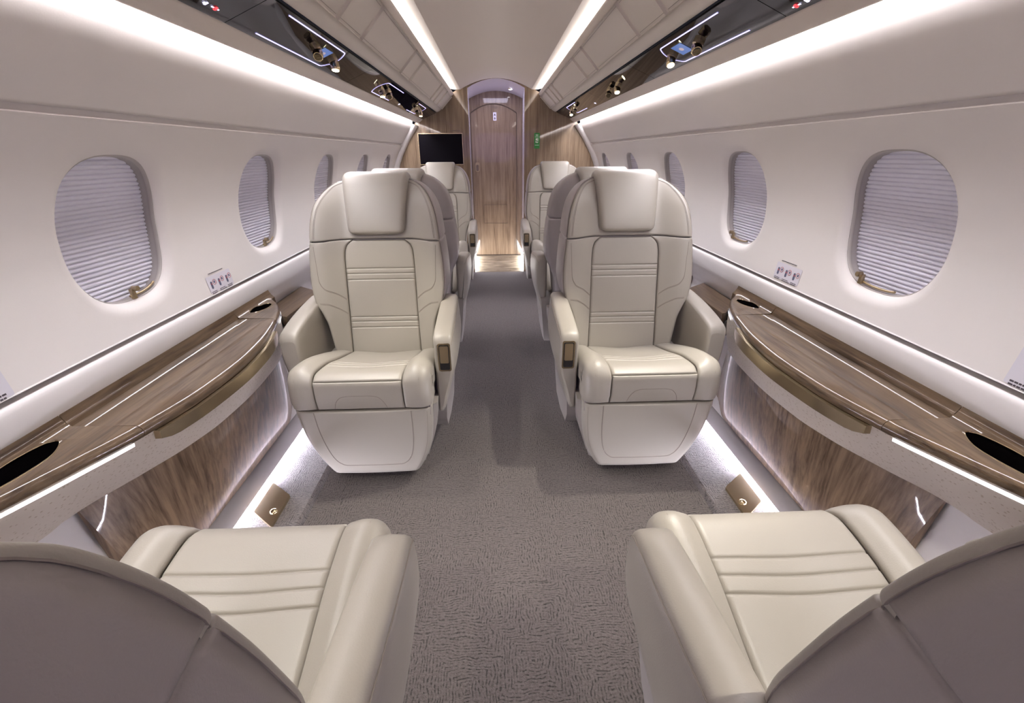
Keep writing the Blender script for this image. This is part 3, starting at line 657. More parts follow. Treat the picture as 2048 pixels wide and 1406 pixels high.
mb = MB(); mb.frame((0.398, 4.718, 1.318), EX, EZv, MY, rbox(0, 0, 0.055, 0.140, 0.005), 0, 0.003); recalc(mb.obj('card', GREEN, t))
mb = MB(); o3 = (0.398, 4.718, 1.318)
for a in ([(-.016, .05), (-.006, .058), (-.010, .046)], [(.016, .05), (.006, .058), (.010, .046)], [(-.004, .044), (.004, .044), (.004, .056), (-.004, .056)],
          [(-.018, .033), (.018, .033), (.018, .037), (-.018, .037)], [(-.013, -.017), (-.004, -.017), (-.004, -.002), (-.013, -.002)], [(-.001, -.02), (.013, -.016), (.012, -.009), (-.001, -.012)],
          [(-.012, .003), (.0, .003), (.004, .022), (-.012, .022)], [(.004, -.004), (.013, -.004), (.013, .024), (.007, .024)], [(-.02, -.040), (.02, -.040), (.02, -.037), (-.02, -.037)]):
    mb.frame(o3, EX, EZv, MY, a, 0.003, 0.0036)
recalc(mb.obj('symbols', WHITEP, t))

# floor light strips along the side ledges
for s in (-1, 1):
    mb = MB(); mb.add([(s*0.9615, Y0, 0.0315), (s*0.9585, Y0, 0.0335), (s*0.9585, 4.58, 0.0335), (s*0.9615, 4.58, 0.0315)], [(0, 1, 2, 3)])
    mb.V = []; mb.F = []
    pr = [(0.9525, 0.0447), (0.967, 0.0447), (0.967, 0.0335), (0.9655, 0.0335)]
    mb.add([(s*x, y, z) for y in (Y0, 4.58) for x, z in pr], [(0, 1, 2, 3), (4, 5, 6, 7), (0, 1, 5, 4), (1, 2, 6, 5), (2, 3, 7, 6), (3, 0, 4, 7)])
    o = recalc(mb.obj('floor_light_strip', E3, None, loc=(s*0.953, 1.3, 0.033)))
    tag(o, 'bright white light strip along the foot of the %s-hand wall' % side[s], 'light', 'floor light strips')

# ------------------------------------------------------------------ side ledge tables
XinY = [0.30, 0.40, 0.50, 0.60, 0.70, 0.82, 1.0, 1.15, 1.3, 1.5, 1.62, 1.70, 1.76, 1.795, 1.81]
XinX = [1.06, 1.035, 0.995, 0.947, 0.905, 0.860, 0.822, 0.814, 0.826, 0.870, 0.908, 0.945, 0.985, 1.03, 1.058]
XboY = [0.35, 0.60, 0.76, 0.90, 1.02, 1.15, 1.3, 1.5, 1.65, 1.74, 1.79, 1.81]
XboX = [1.068, 1.065, 1.045, 0.988, 0.942, 0.915, 0.908, 0.922, 0.955, 1.0, 1.04, 1.06]
xin = lambda y: float(cr(XinY, XinX, y)); xbo = lambda y: float(cr(XboY, XboX, y))
XW = 1.0615
def top_piece(s, dy, ya, yb, xlo, xhi, edge, gap=0.0008):
    """wood slab piece between ya,yb; inboard side follows xlo(y) with a rounded nose when edge"""
    ys = np.linspace(ya+gap, yb-gap, 28); V = []; F = []
    zt, zb = 0.636, 0.606
    for y in ys:
        a, b = xlo(y), xhi(y); wd = max(b-a, 0.001)
        a = min(a, 1.010)
        if edge and b > 1.03: pr = [(1.031, .669), (1.028, .660), (1.022, .648), (1.013, .6385), (a+min(.018, wd*.5)*min(1, (1.012-a)/.02), zt), (a+min(.009, wd*.3)*min(1, (1.012-a)/.02), zt-.0025), (a+min(.003, wd*.1), zt-.009), (a, zt-.018), (a+min(.003, wd*.1), zb), (b, zb), (b, .62)]
        elif edge: pr = [(b, zt), (a+min(.018, wd*.5), zt), (a+min(.009, wd*.3), zt-.0025), (a+min(.003, wd*.1), zt-.009), (a, zt-.018), (a+min(.003, wd*.1), zb), (b, zb)]
        else: pr = [(b, zt), (a+.0015, zt), (a+0.0004, zt-.0006), (a, zt-.002), (a, zt-.012), (a, zb), (b, zb)]
        V += [(s*x, y+dy, z) for x, z in pr]
    n = len(pr)
    for j in range(len(ys)-1):
        for i in range(n):
            k = (i+1) % n; F.append((j*n+i, j*n+k, (j+1)*n+k, (j+1)*n+i))
    F += [tuple(range(n)), tuple((len(ys)-1)*n+i for i in range(n))]
    return V, F
def rear_piece(s, dy, ya, yb):
    pr = [(1.031, .669), (1.028, .660), (1.0245, .652), (1.0225, .6475), (1.0205, .6445), (1.0203, .610), (1.055, .606), (1.055, .62)]
    n = len(pr); V = [(s*x, y+dy, z) for y in np.linspace(ya+.0008, yb-.0008, 8) for x, z in pr]
    F = [(j*n+i, j*n+(i+1) % n, (j+1)*n+(i+1) % n, (j+1)*n+i) for j in range(7) for i in range(n)]+[tuple(range(n)), tuple(7*n+i for i in range(n))]
    return V, F
def topz(x): return .636+.033*max(0, (x-1.010)/.021)**1.5
def smooth_poly(P, n=6):
    P = np.array(P); M_ = len(P); out = []
    for i in range(M_):
        p0, p1, p2, p3 = P[i-1], P[i], P[(i+1) % M_], P[(i+2) % M_]
        for t in np.linspace(0, 1, n, endpoint=False):
            out.append(0.5*((2*p1)+(-p0+p2)*t+(2*p0-5*p1+4*p2-p3)*t*t+(-p0+3*p1-3*p2+p3)*t**3))
    return np.array(out)
for s in (-1, 1):
    dy = DYL[s]
    t = thing('side_table', 'long glossy oak side ledge with brass trim and cup wells along the %s-hand wall' % side[s], 'table', (s*1.0, 1.15+dy, 0.1), 'side ledge tables')
    # caps with cup wells
    near = [(1.016, .735), (1.010, .766), (.990, .764), (.966, .722), (.964, .672), (.976, .610), (.998, .570), (1.014, .600), (1.018, .670)]
    far = [(1.012, 1.600), (.988, 1.606), (.968, 1.650), (.972, 1.702), (.998, 1.715), (1.015, 1.665)]
    for (ya, yb, hole, nm) in ((0.42, 0.822, near, 'near'), (1.53, 1.808, far, 'far')):
        V, F = top_piece(s, dy, ya, yb, xin, lambda y: XW, True)
        o = recalc(mesh_obj('end_cap', V, F, WOODL, t, smooth=True, sharp=50))
        hp = smooth_poly(hole, 6)
        mb = MB(); mb.frame((0, dy, 0), (s, 0, 0), (0, 1, 0), (0, 0, 1), [tuple(p) for p in hp], 0.58, 0.70)
        cut = recalc(mb.obj('cutter', BLACK, None)); bm_ = o.modifiers.new('b', 'BOOLEAN'); bm_.operation = 'DIFFERENCE'; bm_.object = cut; bm_.solver = 'EXACT'
        cut.location = wloc(t)*0
        bpy.context.view_layer.update()
        dg = bpy.context.evaluated_depsgraph_get(); me = bpy.data.meshes.new_from_object(o.evaluated_get(dg))
        o.modifiers.clear(); o.data = me; bpy.data.objects.remove(cut)
        # well liner + rim
        ctr = hp.mean(0); V = []; F = []; lv = [(1.0, 0), (0.99, .632), (0.975, .60), (0.93, .575), (0.5, .567), (0.02, .566)]; n = len(hp)
        for k, z in lv:
            for p in hp: q = ctr+(p-ctr)*k; V.append((s*q[0], q[1]+dy, z if z else topz(q[0])))
        for a in range(len(lv)-1):
            for i in range(n): F.append((a*n+i, a*n+(i+1) % n, (a+1)*n+(i+1) % n, (a+1)*n+i))
        c = mesh_obj('cup_well', V, F, BLACK, t, smooth=True); 
        mb = MB(); mb.tube([(s*p[0], p[1]+dy, topz(p[0])+.0006) for p in hp], 0.0016, 6, closed=True); mb.obj('well_rim', BRASS, c, smooth=True)
    V, F = top_piece(s, dy, 0.822, 1.53, xin, lambda y: 1.018, True); recalc(mesh_obj('table_leaf', V, F, WOODL, t, smooth=True, sharp=50))
    V, F = top_piece(s, dy, 0.822, 1.53, lambda y: 1.0205, lambda y: XW, False); V, F = rear_piece(s, dy, .822, 1.53); recalc(mesh_obj('rear_strip', V, F, WOODL, t, smooth=True, sharp=50))
    mb = MB(); mb.box(min(s*.90, s*1.06), max(s*.90, s*1.06), 0.84+dy, 1.5+dy, 0.60, 0.6085); mb.obj('table_support', BLACKM, t)
    # apron
    ys = np.linspace(0.40, 1.806, 64); V = []; F = []
    for y in ys:
        a, b = xin(y)+0.006, xbo(y)
        a = min(a, XW); b = min(b, 1.066)
        pr = [(min(a+.012, XW), .604), (a, .604)]+[(a+(b-a)*q-0.010*math.sin(math.pi*q)*min(1, (XW-min(a, b))/0.05), .604-.172*q) for q in (.2, .4, .6, .8)]+[(b, .432), (b+.004 if b < 1.05 else b, .428), (1.0665, .428), (1.0668, .434), (min(b+.014, 1.0666), .434)]
        V += [(s*x, y+dy, z) for x, z in pr]
    n = 11
    for j in range(len(ys)-1):
        for i in range(n): k = (i+1) % n; F.append((j*n+i, j*n+k, (j+1)*n+k, (j+1)*n+i))
    F += [tuple(range(n)), tuple((len(ys)-1)*n+i for i in range(n))]
    o = recalc(mesh_obj('apron', V, F, OST, t, smooth=True, sharp=50)); o['label'] = 'cream dimpled leather apron'
    # lower wood panel
    ys = np.linspace(0.775, 1.755, 48); V = []; F = []
    for y in ys:
        a = xbo(y)+0.008; e = 0.982+0.03*sstep(1.60, 1.755, y)
        pr = [(a, .430)]+[(a+(e-a)*q-.006*math.sin(math.pi*q), .430-.325*q) for q in (.25, .5, .75)]+[(e, .105), (max(e+.004, 1.0), .105), (1.04, .26), (1.055, .43)]
        V += [(s*min(x, 1.056), y+dy, z) for x, z in pr]
    n = 8
    for j in range(len(ys)-1):
        for i in range(n): k = (i+1) % n; F.append((j*n+i, j*n+k, (j+1)*n+k, (j+1)*n+i))
    F += [tuple(range(n)), tuple((len(ys)-1)*n+i for i in range(n))]
    recalc(mesh_obj('lower_panel', V, F, WOODP, t, smooth=True, sharp=50))
    # brass pull trim
    ys = np.linspace(0.845, 1.478, 30); V = []; F = []
    for j, y in enumerate(ys):
        a = xin(y); q = min(1, (y-ys[0])/0.03, (ys[-1]-y)/0.03); h = .022+(.012+.010*(y-ys[0])/(ys[-1]-ys[0]))*q
        V += [(s*(a+.007), y+dy, .606), (s*(a-.0075), y+dy, .603), (s*(a-.006), y+dy, .603-h*.96), (s*(a+.010), y+dy, .603-h)]
    for j in range(len(ys)-1):
        for i in range(4): k = (i+1) % 4; F.append((j*4+i, j*4+k, (j+1)*4+k, (j+1)*4+i))
    F += [(0, 1, 2, 3), tuple((len(ys)-1)*4+i for i in range(4))]
    o = recalc(mesh_obj('brass_trim', V, F, BRASSD, t, smooth=True, sharp=30))
    # light slots under the rim
    for ya, yb in ((0.44, 0.795), (1.575, 1.70)):
        ys = np.linspace(ya, yb, 14); V = []; F = []
        for y in ys:
            a = xin(y); V += [(s*(a-.001), y+dy, .606), (s*(a+.0005), y+dy, .597)]
        F = [(2*i, 2*i+1, 2*i+3, 2*i+2) for i in range(len(ys)-1)]
        mesh_obj('light_slot', V, F, E4, t, smooth=False)
    # small shelves beyond
    for (ya, yb, mir, nm) in ((1.70, 2.10, 1, 'just beyond'), (2.42, 2.90, -1, 'far beyond')):
        pl = [(1.066, 1.822), (1.038, 1.812), (.990, 1.775), (.952, 1.725), (.932, 1.715), (.932, yb-.03), (.945, yb), (1.066, yb+.09)] if mir > 0 else [(1.068, ya-.09), (.945, ya), (.932, ya+.03), (.932, yb), (1.068, yb)]
        t2 = thing('wooden_shelf', 'small oak shelf on the %s-hand wall %s the long side ledge' % (side[s], nm), 'shelf', (s*1.0, (ya+yb)/2+dy, 0.55), 'small wall shelves')
        c = np.array(pl).mean(0); V = []; F = []; lv = [(0.97, .574), (0.995, .572), (1.0, .566), (1.0, .535), (0.985, .531)]
        n = len(pl)
        for k, z in lv:
            for p in pl: q = c+(np.array(p)-c)*np.array([k, 1-(1-k)*.4]); V.append((s*min(q[0], 1.066), q[1]+dy, z))
        for a in range(len(lv)-1):
            for i in range(n): F.append((a*n+i, a*n+(i+1) % n, (a+1)*n+(i+1) % n, (a+1)*n+i))
        F += [tuple(range(n)), tuple((len(lv)-1)*n+i for i in range(n))]
        recalc(mesh_obj('shelf_top', V, F, WOODL, t2, smooth=True, sharp=35))
        mb = MB(); mb.frame((0, dy, 0), (s, 0, 0), (0, 1, 0), (0, 0, 1), [(min(c[0]+(p[0]-c[0])*.93, 1.06), c[1]+(p[1]-c[1])*.98) for p in pl], .515, .532); recalc(mb.obj('shadow_gap', BLACKM, t2))
        mb = MB(); mb.frame((0, dy, 0), (s, 0, 0), (0, 1, 0), (0, 0, 1), [(min(c[0]+(p[0]-c[0])*1.02, 1.06), c[1]+(p[1]-c[1])*1.01) for p in pl], .44, .516); recalc(mb.obj('support', DADO, t2))
        mb = MB(); yk = (yb-.02 if mir > 0 else ya+.02)+dy; mb.box(min(s*.928, s*.94), max(s*.928, s*.94), yk-.012, yk+.012, .534, .556); mb.obj('brass_clip', BRASS, t2)

    # brass plates on the raised ledge
    t3 = thing('floor_plate', 'brass cover plate with a round stud on the %s-hand raised carpet ledge' % side[s], 'plate', (s*.87, 1.21+dy*1.0, 0.03), 'brass floor plates')
    mb = MB(); yc_ = (1.235+dy*.5)
    mb.frame((s*.874, yc_-.034, 0), (s, .76, 0), (0, 1, 0), (0, 0, 1), rbox(0, 0, .096, .150, .004), .030, .040); recalc(mb.obj('plate', BRASSM, t3))
    V = []; F = []
    cx0 = s*(.850); cy0 = yc_-.075
    for a in range(5):
        r = .0135*math.cos(a/4*math.pi/2*.98); z = .040+.009*math.sin(a/4*math.pi/2)
        for k in range(16): V.append((cx0+r*math.cos(k*math.pi/8), cy0+r*math.sin(k*math.pi/8), z))
    for a in range(4):
        for k in range(16): F.append((a*16+k, a*16+(k+1) % 16, (a+1)*16+(k+1) % 16, (a+1)*16+k))
    F.append(tuple(64+k for k in range(16)))
    mesh_obj('stud', V, F, BRASS, t3, smooth=True)

# ------------------------------------------------------------------ wall placards (life vest instructions)
def placard(s, yc, zc, w_, h_, kind, label, fl=False):
    o3 = Vector((s*(wallx(zc)-0.0016), yc, zc)); dz = 0.01
    tz = Vector((s*(wallx(zc+dz)-wallx(zc-dz)), 0, 2*dz)).normalized(); ex = Vector((0, -s*1.0, 0)) if False else Vector((0, 1 if s < 0 else -1, 0))
    ez = ex.cross(tz).normalized()
    if ez.x*s > 0: ez = -ez
    t = thing('wall_placard', label, 'sign', tuple(o3))
    mb = MB(); mb.frame(o3, ex, tz, ez, rbox(0, 0, w_, h_, .004), 0, .0005); recalc(mb.obj('card', CARD, t))
    mb = MB(); mr = MB(); mk = MB()
    if kind == 'vest':
        for i, cx0 in enumerate((-.046, 0.0, .046)):
            mb.frame(o3, ex, tz, ez, rbox(cx0-.006, -.002, .010, .026, .004, 3), .0005, .001)
            mb.frame(o3, ex, tz, ez, rbox(cx0+.012, .006, .007, .009, .003, 3), .0005, .001)
            th = np.linspace(0, 2*math.pi, 14, endpoint=False)
            mr.tube([o3+ex*(cx0+.012+.009*math.cos(a))+tz*(.006+.009*math.sin(a))+ez*.0012 for a in th], .0007, 4, closed=True)
            mr.frame(o3, ex, tz, ez, rbox(cx0-.006, .002, .004, .007, .0015, 2), .001, .0014)
        lines(mk, o3, ex, tz, ez, [(-.064, -.032, -.026), (-.064, -.036, -.031), (-.018, .018, -.026), (-.018, .024, -.031), (.032, .062, -.026), (.032, .060, -.031), (-.050, .035, .036)], .0022, 7, .001)
    else:
        mb.frame(o3, ex, tz, ez, rbox(.006 if s > 0 else .018, .004, .030, .034, .010, 4), .0005, .001)
        mr.tube([o3+ex*((.006 if s > 0 else .016)+.024*math.cos(a))+tz*(.004+.024*math.sin(a))+ez*.0012 for a in np.linspace(0, 2*math.pi, 24, endpoint=False)], .0011, 4, closed=True)
        mr.frame(o3, ex, tz, ez, rbox(.022 if s < 0 else .010, .0, .006, .012, .002, 2), .001, .0014)
        lines(mk, o3, ex, tz, ez, [(-.04, .038, -.036), (-.04, .034, -.043), (-.03, .030, .036)], .0036, 9, .001)
    recalc(mb.obj('drawing', INKB, t)); mr.obj('red_marks', INKR, t); recalc(mk.obj('print', INK, t))
placard(-1, 1.552, 0.788, .142, .058, 'vest', 'white life vest picture card on the left wall below the second window')
placard(1, 1.500, 0.795, .142, .058, 'vest', 'white life vest picture card on the right wall below the second window')
placard(-1, 0.752, 0.797, .10, .085, 'big', 'white picture card with red ring at the left edge of the photo')
placard(1, 0.700, 0.80, .10, .085, 'big', 'white picture card with grey drawing at the right edge of the photo')
for s, y0_, y1_ in ((-1, 2.13, 2.28), (1, 2.09, 2.26)):
    mb = MB(); ex = Vector((0, 1, 0)); tz = Vector((-s*.25, 0, 1)).normalized()
    o3 = Vector((s*1.0445, 0, .684)); ez = Vector((-s, 0, -.25)).normalized()
    lines(mb, o3, ex, tz, ez, [(y0_, y1_, .002), (y0_, y1_-.02, -.004)], .0032, 11, .001)
    tag(mb.obj('printed_notice', INK, None, loc=(s*1.0445, (y0_+y1_)/2, .684)), 'two small dark lines of print on the %s-hand ledge by the far armrest' % side[s], 'sign')

# ------------------------------------------------------------------ seats
def fy(z):   # backrest face depth (local y) by height
    return cr([.36, .42, .55, .75, .885, 1.0, 1.09, 1.14], [.425, .430, .452, .492, .520, .556, .602, .64], z)
def hw(z):   # half width of the backrest
    return cr([.36, .42, .55, .60, .65, .72, .80, .885, .95, 1.00, 1.04, 1.075, 1.10, 1.115], [.205, .208, .222, .240, .262, .271, .268, .259, .252, .241, .224, .197, .162, .12], z)
def wing(X, Z):
    w_ = .064*sstep(.125, .24, np.abs(X))*cr([.36, .5, .7, .9, 1.0, 1.1], [.5, .8, .95, .95, .9, .3], Z)
    return w_
def back_surf(X, Z):
    return np.stack([X, fy(Z)-wing(X, Z)-0.004, Z], -1)
def prof_y(v): return cr([0, .05, .105, .125, .16, .25, .40, .56], [.002, -.006, -.004, .008, .040, .130, .275, .440], v)
def prof_z(v): return cr([0, .05, .105, .125, .16, .25, .40, .56], [.380, .430, .482, .498, .508, .497, .455, .412], v)
def cush_surf(X, Vv):
    y = prof_y(Vv); z = prof_z(Vv); a = np.abs(X)
    h = .026*sstep(.135, .20, a)*sstep(.07, .17, Vv)*(1-.55*sstep(.36, .56, Vv))-.010*(1-sstep(0, .15, a))*sstep(.14, .3, Vv)
    f_ = .006*sstep(.14, .19, a)*(1-sstep(.05, .12, Vv))
    return np.stack([X, y-f_, z+h], -1)
def leg_surf(X, Vv):   # Vv = height
    return np.stack([X, .012+.034*(1-sstep(.05, .38, Vv))-.014*(1-(X/.26)**2), Vv], -1)
def leg_hw(v): return float(cr([.05, .058, .09, .15, .22, .30, .378], [.150, .162, .186, .215, .234, .244, .248], v))
def curve_on(surf, pts, n=30, off=.0005, hwf=None, rr=.009):
    """points on a surface, smooth through given (x,v)"""
    P = np.array(pts); tt = np.linspace(0, len(P)-1, n); X = cr(range(len(P)), P[:, 0], tt); Vv = cr(range(len(P)), P[:, 1], tt)
    q = surf(X, Vv); e = 1e-4; nu = np.cross((surf(X+e, Vv)-q)/e, (surf(X, Vv+e)-q)/e); nu /= np.linalg.norm(nu, axis=-1, keepdims=True)
    if hwf is not None: off = off-rollv(np.array([float(hwf(v)) for v in Vv])-np.abs(X), rr)[:, None]
    return q+nu*off
def build_seat(sg):
    """sg=+1: armrest with latch on local +x. Seat faces -y."""
    mk = {}
    root = bpy.data.objects.new('cabin_seat', None); C.objects.link(root); root.empty_display_size = .1
    def fin(name, V, F, mat, parent=root, sharp=None, smooth=True):
        V = np.asarray(V, float).copy(); V[:, 0] *= sg
        o = mesh_obj(name, V, F, mat, None, smooth=smooth, sharp=sharp); o.parent = parent
        recalc(o); return o
    def finm(name, mb, mat, parent=root, smooth=True, sharp=40): return fin(name, mb.V, mb.F, mat, parent, sharp, smooth)
    # --- back centre panel with stripe seams
    ul = lambda z: -float(cr([.40, .60, .80, .84, .865, .879], [.146, .142, .140, .137, .127, .108], z)); ur = lambda z: -ul(z)
    st = [.767, .746, .722, .566, .546, .521]
    stops = np.concatenate([l+np.array([-.006, -.003, -.0015, 0, .0015, .003, .006]) for l in st])
    V, F = patch(back_surf, .402, .879, ul, ur, .009, .009, .006, .006, nu=14, nv=36, skirt=.02, skdir=(0, -1, 0), extra=grooves(st, .0018, .0042), vstops=stops)
    fin('back_panel', V, F, LEATHER)
    # --- back side bolsters
    for q in (-1, 1):
        if q < 0: l, r_ = (lambda z: -float(hw(z))), (lambda z: ul(z)-.0015)
        else: l, r_ = (lambda z: ur(z)+.0015), (lambda z: float(hw(z)))
        V, F = patch(back_surf, .400, .8825, l, r_, 0.009 if q < 0 else .010, .010 if q < 0 else .009, .008, .006, nu=14, nv=40, skirt=.012, skdir=(0, -1, 0))
        o = fin('back_bolster', V, F, LEATHER)
        mb = MB()
        for sh in (0, .0035):
            mb.tube([tuple(p) for p in curve_on(back_surf, [(q*.244, .868), (q*(.240), .80), (q*.237, .735+sh), (q*.222, .700+sh), (q*.182, .672+sh), (q*.150, .642+sh)], off=.0001, hwf=hw)], .0008, 4)
            mb.tube([tuple(p) for p in curve_on(back_surf, [(q*.243, .640+sh), (q*.218, .636+sh), (q*.182, .612+sh), (q*.150, .582+sh)], off=.0001, hwf=hw)], .0008, 4)
        finm('stitching', mb, THREAD, o)
    # --- upper back
    V, F = patch(back_surf, .8865, 1.112, lambda z: -float(hw(z)), lambda z: float(hw(z)), .009, .009, .006, .014, nu=30, nv=26, skirt=.012, skdir=(0, -1, 0))
    o = fin('upper_back', V, F, LEATHER)
    mb = MB()
    for q in (-1, 1):
        pts = [(q*(float(hw(z))-.016), z) for z in np.linspace(.895, 1.085, 9)]
        pts.append((q*.13, 1.10))
        for sh in (0, .004):
            mb.tube([tuple(p) for p in curve_on(back_surf, [(x-q*sh, z) for x, z in pts], off=.0001, hwf=hw, rr=.009)], .0008, 4)
    finm('stitching', mb, THREAD, o)
    # --- shell behind: lofted sections by height
    zs = np.array(sorted(list(np.linspace(.30, .865, 20))+[.874, .879, .8815, .8845, .8875, .890, .895, .905]+list(np.linspace(.925, 1.118, 18)))); V = []; NF = 25
    for z in zs:
        a = float(hw(max(z, .40)))+.0015; zf = max(z, .36); yf0 = float(fy(zf)); dep = float(cr([.30, .5, .8, 1.0, 1.08, 1.118], [.20, .185, .160, .138, .11, .06], z))
        if z > 1.10: a *= 1-.10*((z-1.10)/.018)**2
        gv = math.exp(-((z-.8845)/.0034)**2); a -= .009*gv; dep -= .009*gv
        ring = []
        xs_ = np.linspace(-1, 1, NF)
        for q in xs_:
            x = a*math.copysign(abs(q)**.8, q)*.985; d_ = a-abs(x)
            ring.append((x, yf0-float(wing(np.array(x), np.array(z)))+.012+.0*d_))
        yfe = ring[-1][1]-.0140; BU = float(cr([.30, .60, .70, 1.0, 1.118], [.15, .3, 1.0, 1.0, .7], z))
        yb = yf0+dep
        for t_ in (.0, .08, .18, .30, .42, .55): ring.append((a+.009*math.sin(math.pi*.5*min(1, t_/.30))*(1-.25*max(0, (t_-.3)/.25))*BU, yfe+.010+(yb-.045-yfe-.010)*t_/.55))
        for t_ in np.linspace(0, 1, 6)[1:-1]: ring.append((a+.0068*BU-(.035+.0068*BU)*(1-math.cos(t_*math.pi/2)), yb-.045+.030*math.sin(t_*math.pi/2)))
        for q in np.linspace(1, -1, NF): ring.append(((a-.035)*q, yb-.015+.015*(1-abs(q)**2.5)))
        for t_ in np.linspace(1, 0, 6)[1:-1]: ring.append((-(a+.0068*BU-(.035+.0068*BU)*(1-math.cos(t_*math.pi/2))), yb-.045+.030*math.sin(t_*math.pi/2)))
        for t_ in (.55, .42, .30, .18, .08, .0): ring.append((-(a+.009*math.sin(math.pi*.5*min(1, t_/.30))*(1-.25*max(0, (t_-.3)/.25))*BU), yfe+.010+(yb-.045-yfe-.010)*t_/.55))
        V += [(x, y, z) for x, y in ring]
    n = len(ring)
    F = [(j*n+k, j*n+(k+1) % n, (j+1)*n+(k+1) % n, (j+1)*n+k) for j in range(len(zs)-1) for k in range(n)]+[tuple(range(n)), tuple((len(zs)-1)*n+k for k in range(n))]
    sh = fin('back_shell', V, F, LEATHER2)
    # seams on the shell: horizontal piping at .885 and double vertical lines round the flank
    mb = MB()
    Vn = np.array(V).reshape(len(zs), n, 3)
    def at_z(z):
        j = min(max(np.searchsorted(zs, z)-1, 0), len(zs)-2); tt = (z-zs[j])/(zs[j+1]-zs[j]); return Vn[j]*(1-tt)+Vn[j+1]*tt
    for k in (NF, n-1):
        mb.tube([tuple(at_z(z)[k]*np.array([1, 1, 1])) for z in np.linspace(.42, 1.10, 60)], .0011, 4)
    finm('stitching', mb, THREAD, sh)
    # --- headrest: cushion that folds over the top
    V = []; F = []; sec = []
    # centre line profile (y, z, half width)
    pr = [(.500, .903, .112), (.492, .915, .116), (.500, .95, .119), (.520, 1.01, .124), (.545, 1.07, .130), (.562, 1.105, .133), (.580, 1.125, .135), (.605, 1.134, .135), (.65, 1.138, .133), (.70, 1.130, .130), (.728, 1.110, .127), (.735, 1.07, .122)]
    inn = [(.530, .903, .112), (.530, .915, .116), (.538, .95, .119), (.560, 1.01, .124), (.585, 1.06, .130), (.600, 1.085, .134), (.615, 1.10, .135), (.630, 1.106, .135), (.66, 1.108, .133), (.69, 1.10, .130), (.705, 1.09, .127), (.712, 1.07, .122)]
    K = 25; pi_ = np.linspace(0, len(pr)-1, 46)
    PR = np.stack([cr(range(len(pr)), np.array(pr)[:, i], pi_) for i in range(3)], -1); IN = np.stack([cr(range(len(inn)), np.array(inn)[:, i], pi_) for i in range(3)], -1)
    for a_, b_ in zip(PR, IN):
        ring = []
        xs_ = edgepts(-a_[2], a_[2], .022, .022, 12)
        for x in xs_:
            d = min(x+a_[2], a_[2]-x); r_ = float(rollv(np.array(d), np.array(.022)))/.022
            k = r_*.8 - .10*(1-(x/a_[2])**2)*0
            ring.append((x*(1-.012*r_), a_[0]+(b_[0]-a_[0])*k-.004*(1-(x/a_[2])**2), a_[1]+(b_[1]-a_[1])*k))
        for x in xs_[::-1]: ring.append((x*.985, b_[0], b_[1]))
        sec.append(ring)
    # rounded lower corners: pull the lowest rows in
    n = len(sec[0])
    for i in range(8):
        t_ = 1-i/7; kx = 1-.20*t_**2.2
        sec[i] = [(x*kx, y+(.010*t_**2 if j < n//2 else 0), z) for j, (x, y, z) in enumerate(sec[i])]
    for r in sec: V += r
    F = [(j*n+k, j*n+(k+1) % n, (j+1)*n+(k+1) % n, (j+1)*n+k) for j in range(len(sec)-1) for k in range(n)]+[tuple(range(n)), tuple((len(sec)-1)*n+k for k in range(n))]
    hr = fin('headrest', V, F, LEATHER, sharp=70)
    # --- seat cushion: top panel, front panel, bolsters
    cw = .152
    V, F = patch(cush_surf, .118, .555, lambda v: -cw+.001, lambda v: cw-.001, .012, .012, .008, .01, nu=16, nv=30, skirt=.03,
                 extra=grooves([.235, .268, .300], .0022, .0045), vstops=np.concatenate([l+np.array([-.007, -.003, -.0015, 0, .0015, .003, .007]) for l in (.235, .268, .300)]))
    fin('seat_panel', V, F, LEATHER)
    V, F = patch(cush_surf, .001, .1165, lambda v: -cw+.001, lambda v: cw-.001, .006, .006, .006, .005, nu=14, nv=10, skirt=.03)
    o = fin('front_panel', V, F, LEATHER)
    mb = MB(); mb.tube([tuple(p) for p in curve_on(cush_surf, [(-.092, .006), (-.082, .035), (-.062, .055), (-.03, .060), (.03, .060), (.062, .055), (.082, .035), (.092, .006)], 40, off=-.0003)], .0012, 4); finm('pull_seam', mb, THREAD, o)
    for q in (-1, 1):
        ow = lambda v: .249-.012*float(sstep(.40, .555, v))
        l, r_ = ((lambda v: -ow(v)), (lambda v: -cw-.001)) if q < 0 else ((lambda v: cw+.001), ow)
        V, F = patch(cush_surf, .001, .555, l, r_, .050 if q < 0 else .010, .010 if q < 0 else .050, .010, .012, nu=14, nv=40, skirt=.05)
        o = fin('seat_bolster', V, F, LEATHER)
        mb = MB()
        for xx, dp in ((.217, .0), (.2125, .0)):
            mb.tube([tuple(p) for p in curve_on(cush_surf, [(q*xx, v) for v in np.linspace(.012, .50, 24)], 60, off=dp, hwf=ow, rr=.05)], .0008, 4)
        finm('stitching', mb, THREAD, o)
    # cushion core
    mb = MB(); ys_ = [.02, .10, .30, .46]; zt = [.44, .47, .43, .39]
    V = []
    for y, z in zip(ys_, zt): V += [(-.240, y, .34), (.240, y, .34), (.240, y, z), (-.240, y, z)]
    mb.add(V, [(0, 1, 2, 3), (15, 14, 13, 12)]+[(j*4+i, j*4+(i+1) % 4, (j+1)*4+(i+1) % 4, (j+1)*4+i) for j in range(3) for i in range(4)]); finm('cushion_core', mb, LEATHER2, smooth=False)
    # --- leg rest below the cushion
    V, F = patch(leg_surf, .058, .372, lambda v: -leg_hw(v), lambda v: leg_hw(v), .030, .030, .022, .006, nu=26, nv=24, skirt=.055)
    o = fin('leg_rest', V, F, LEATHER)
    mb = MB(); pts = [(-.172, .368), (-.170, .30), (-.163, .22), (-.147, .150), (-.126, .120), (-.10, .110), (.10, .110), (.126, .120), (.147, .150), (.163, .22), (.170, .30), (.172, .368)]
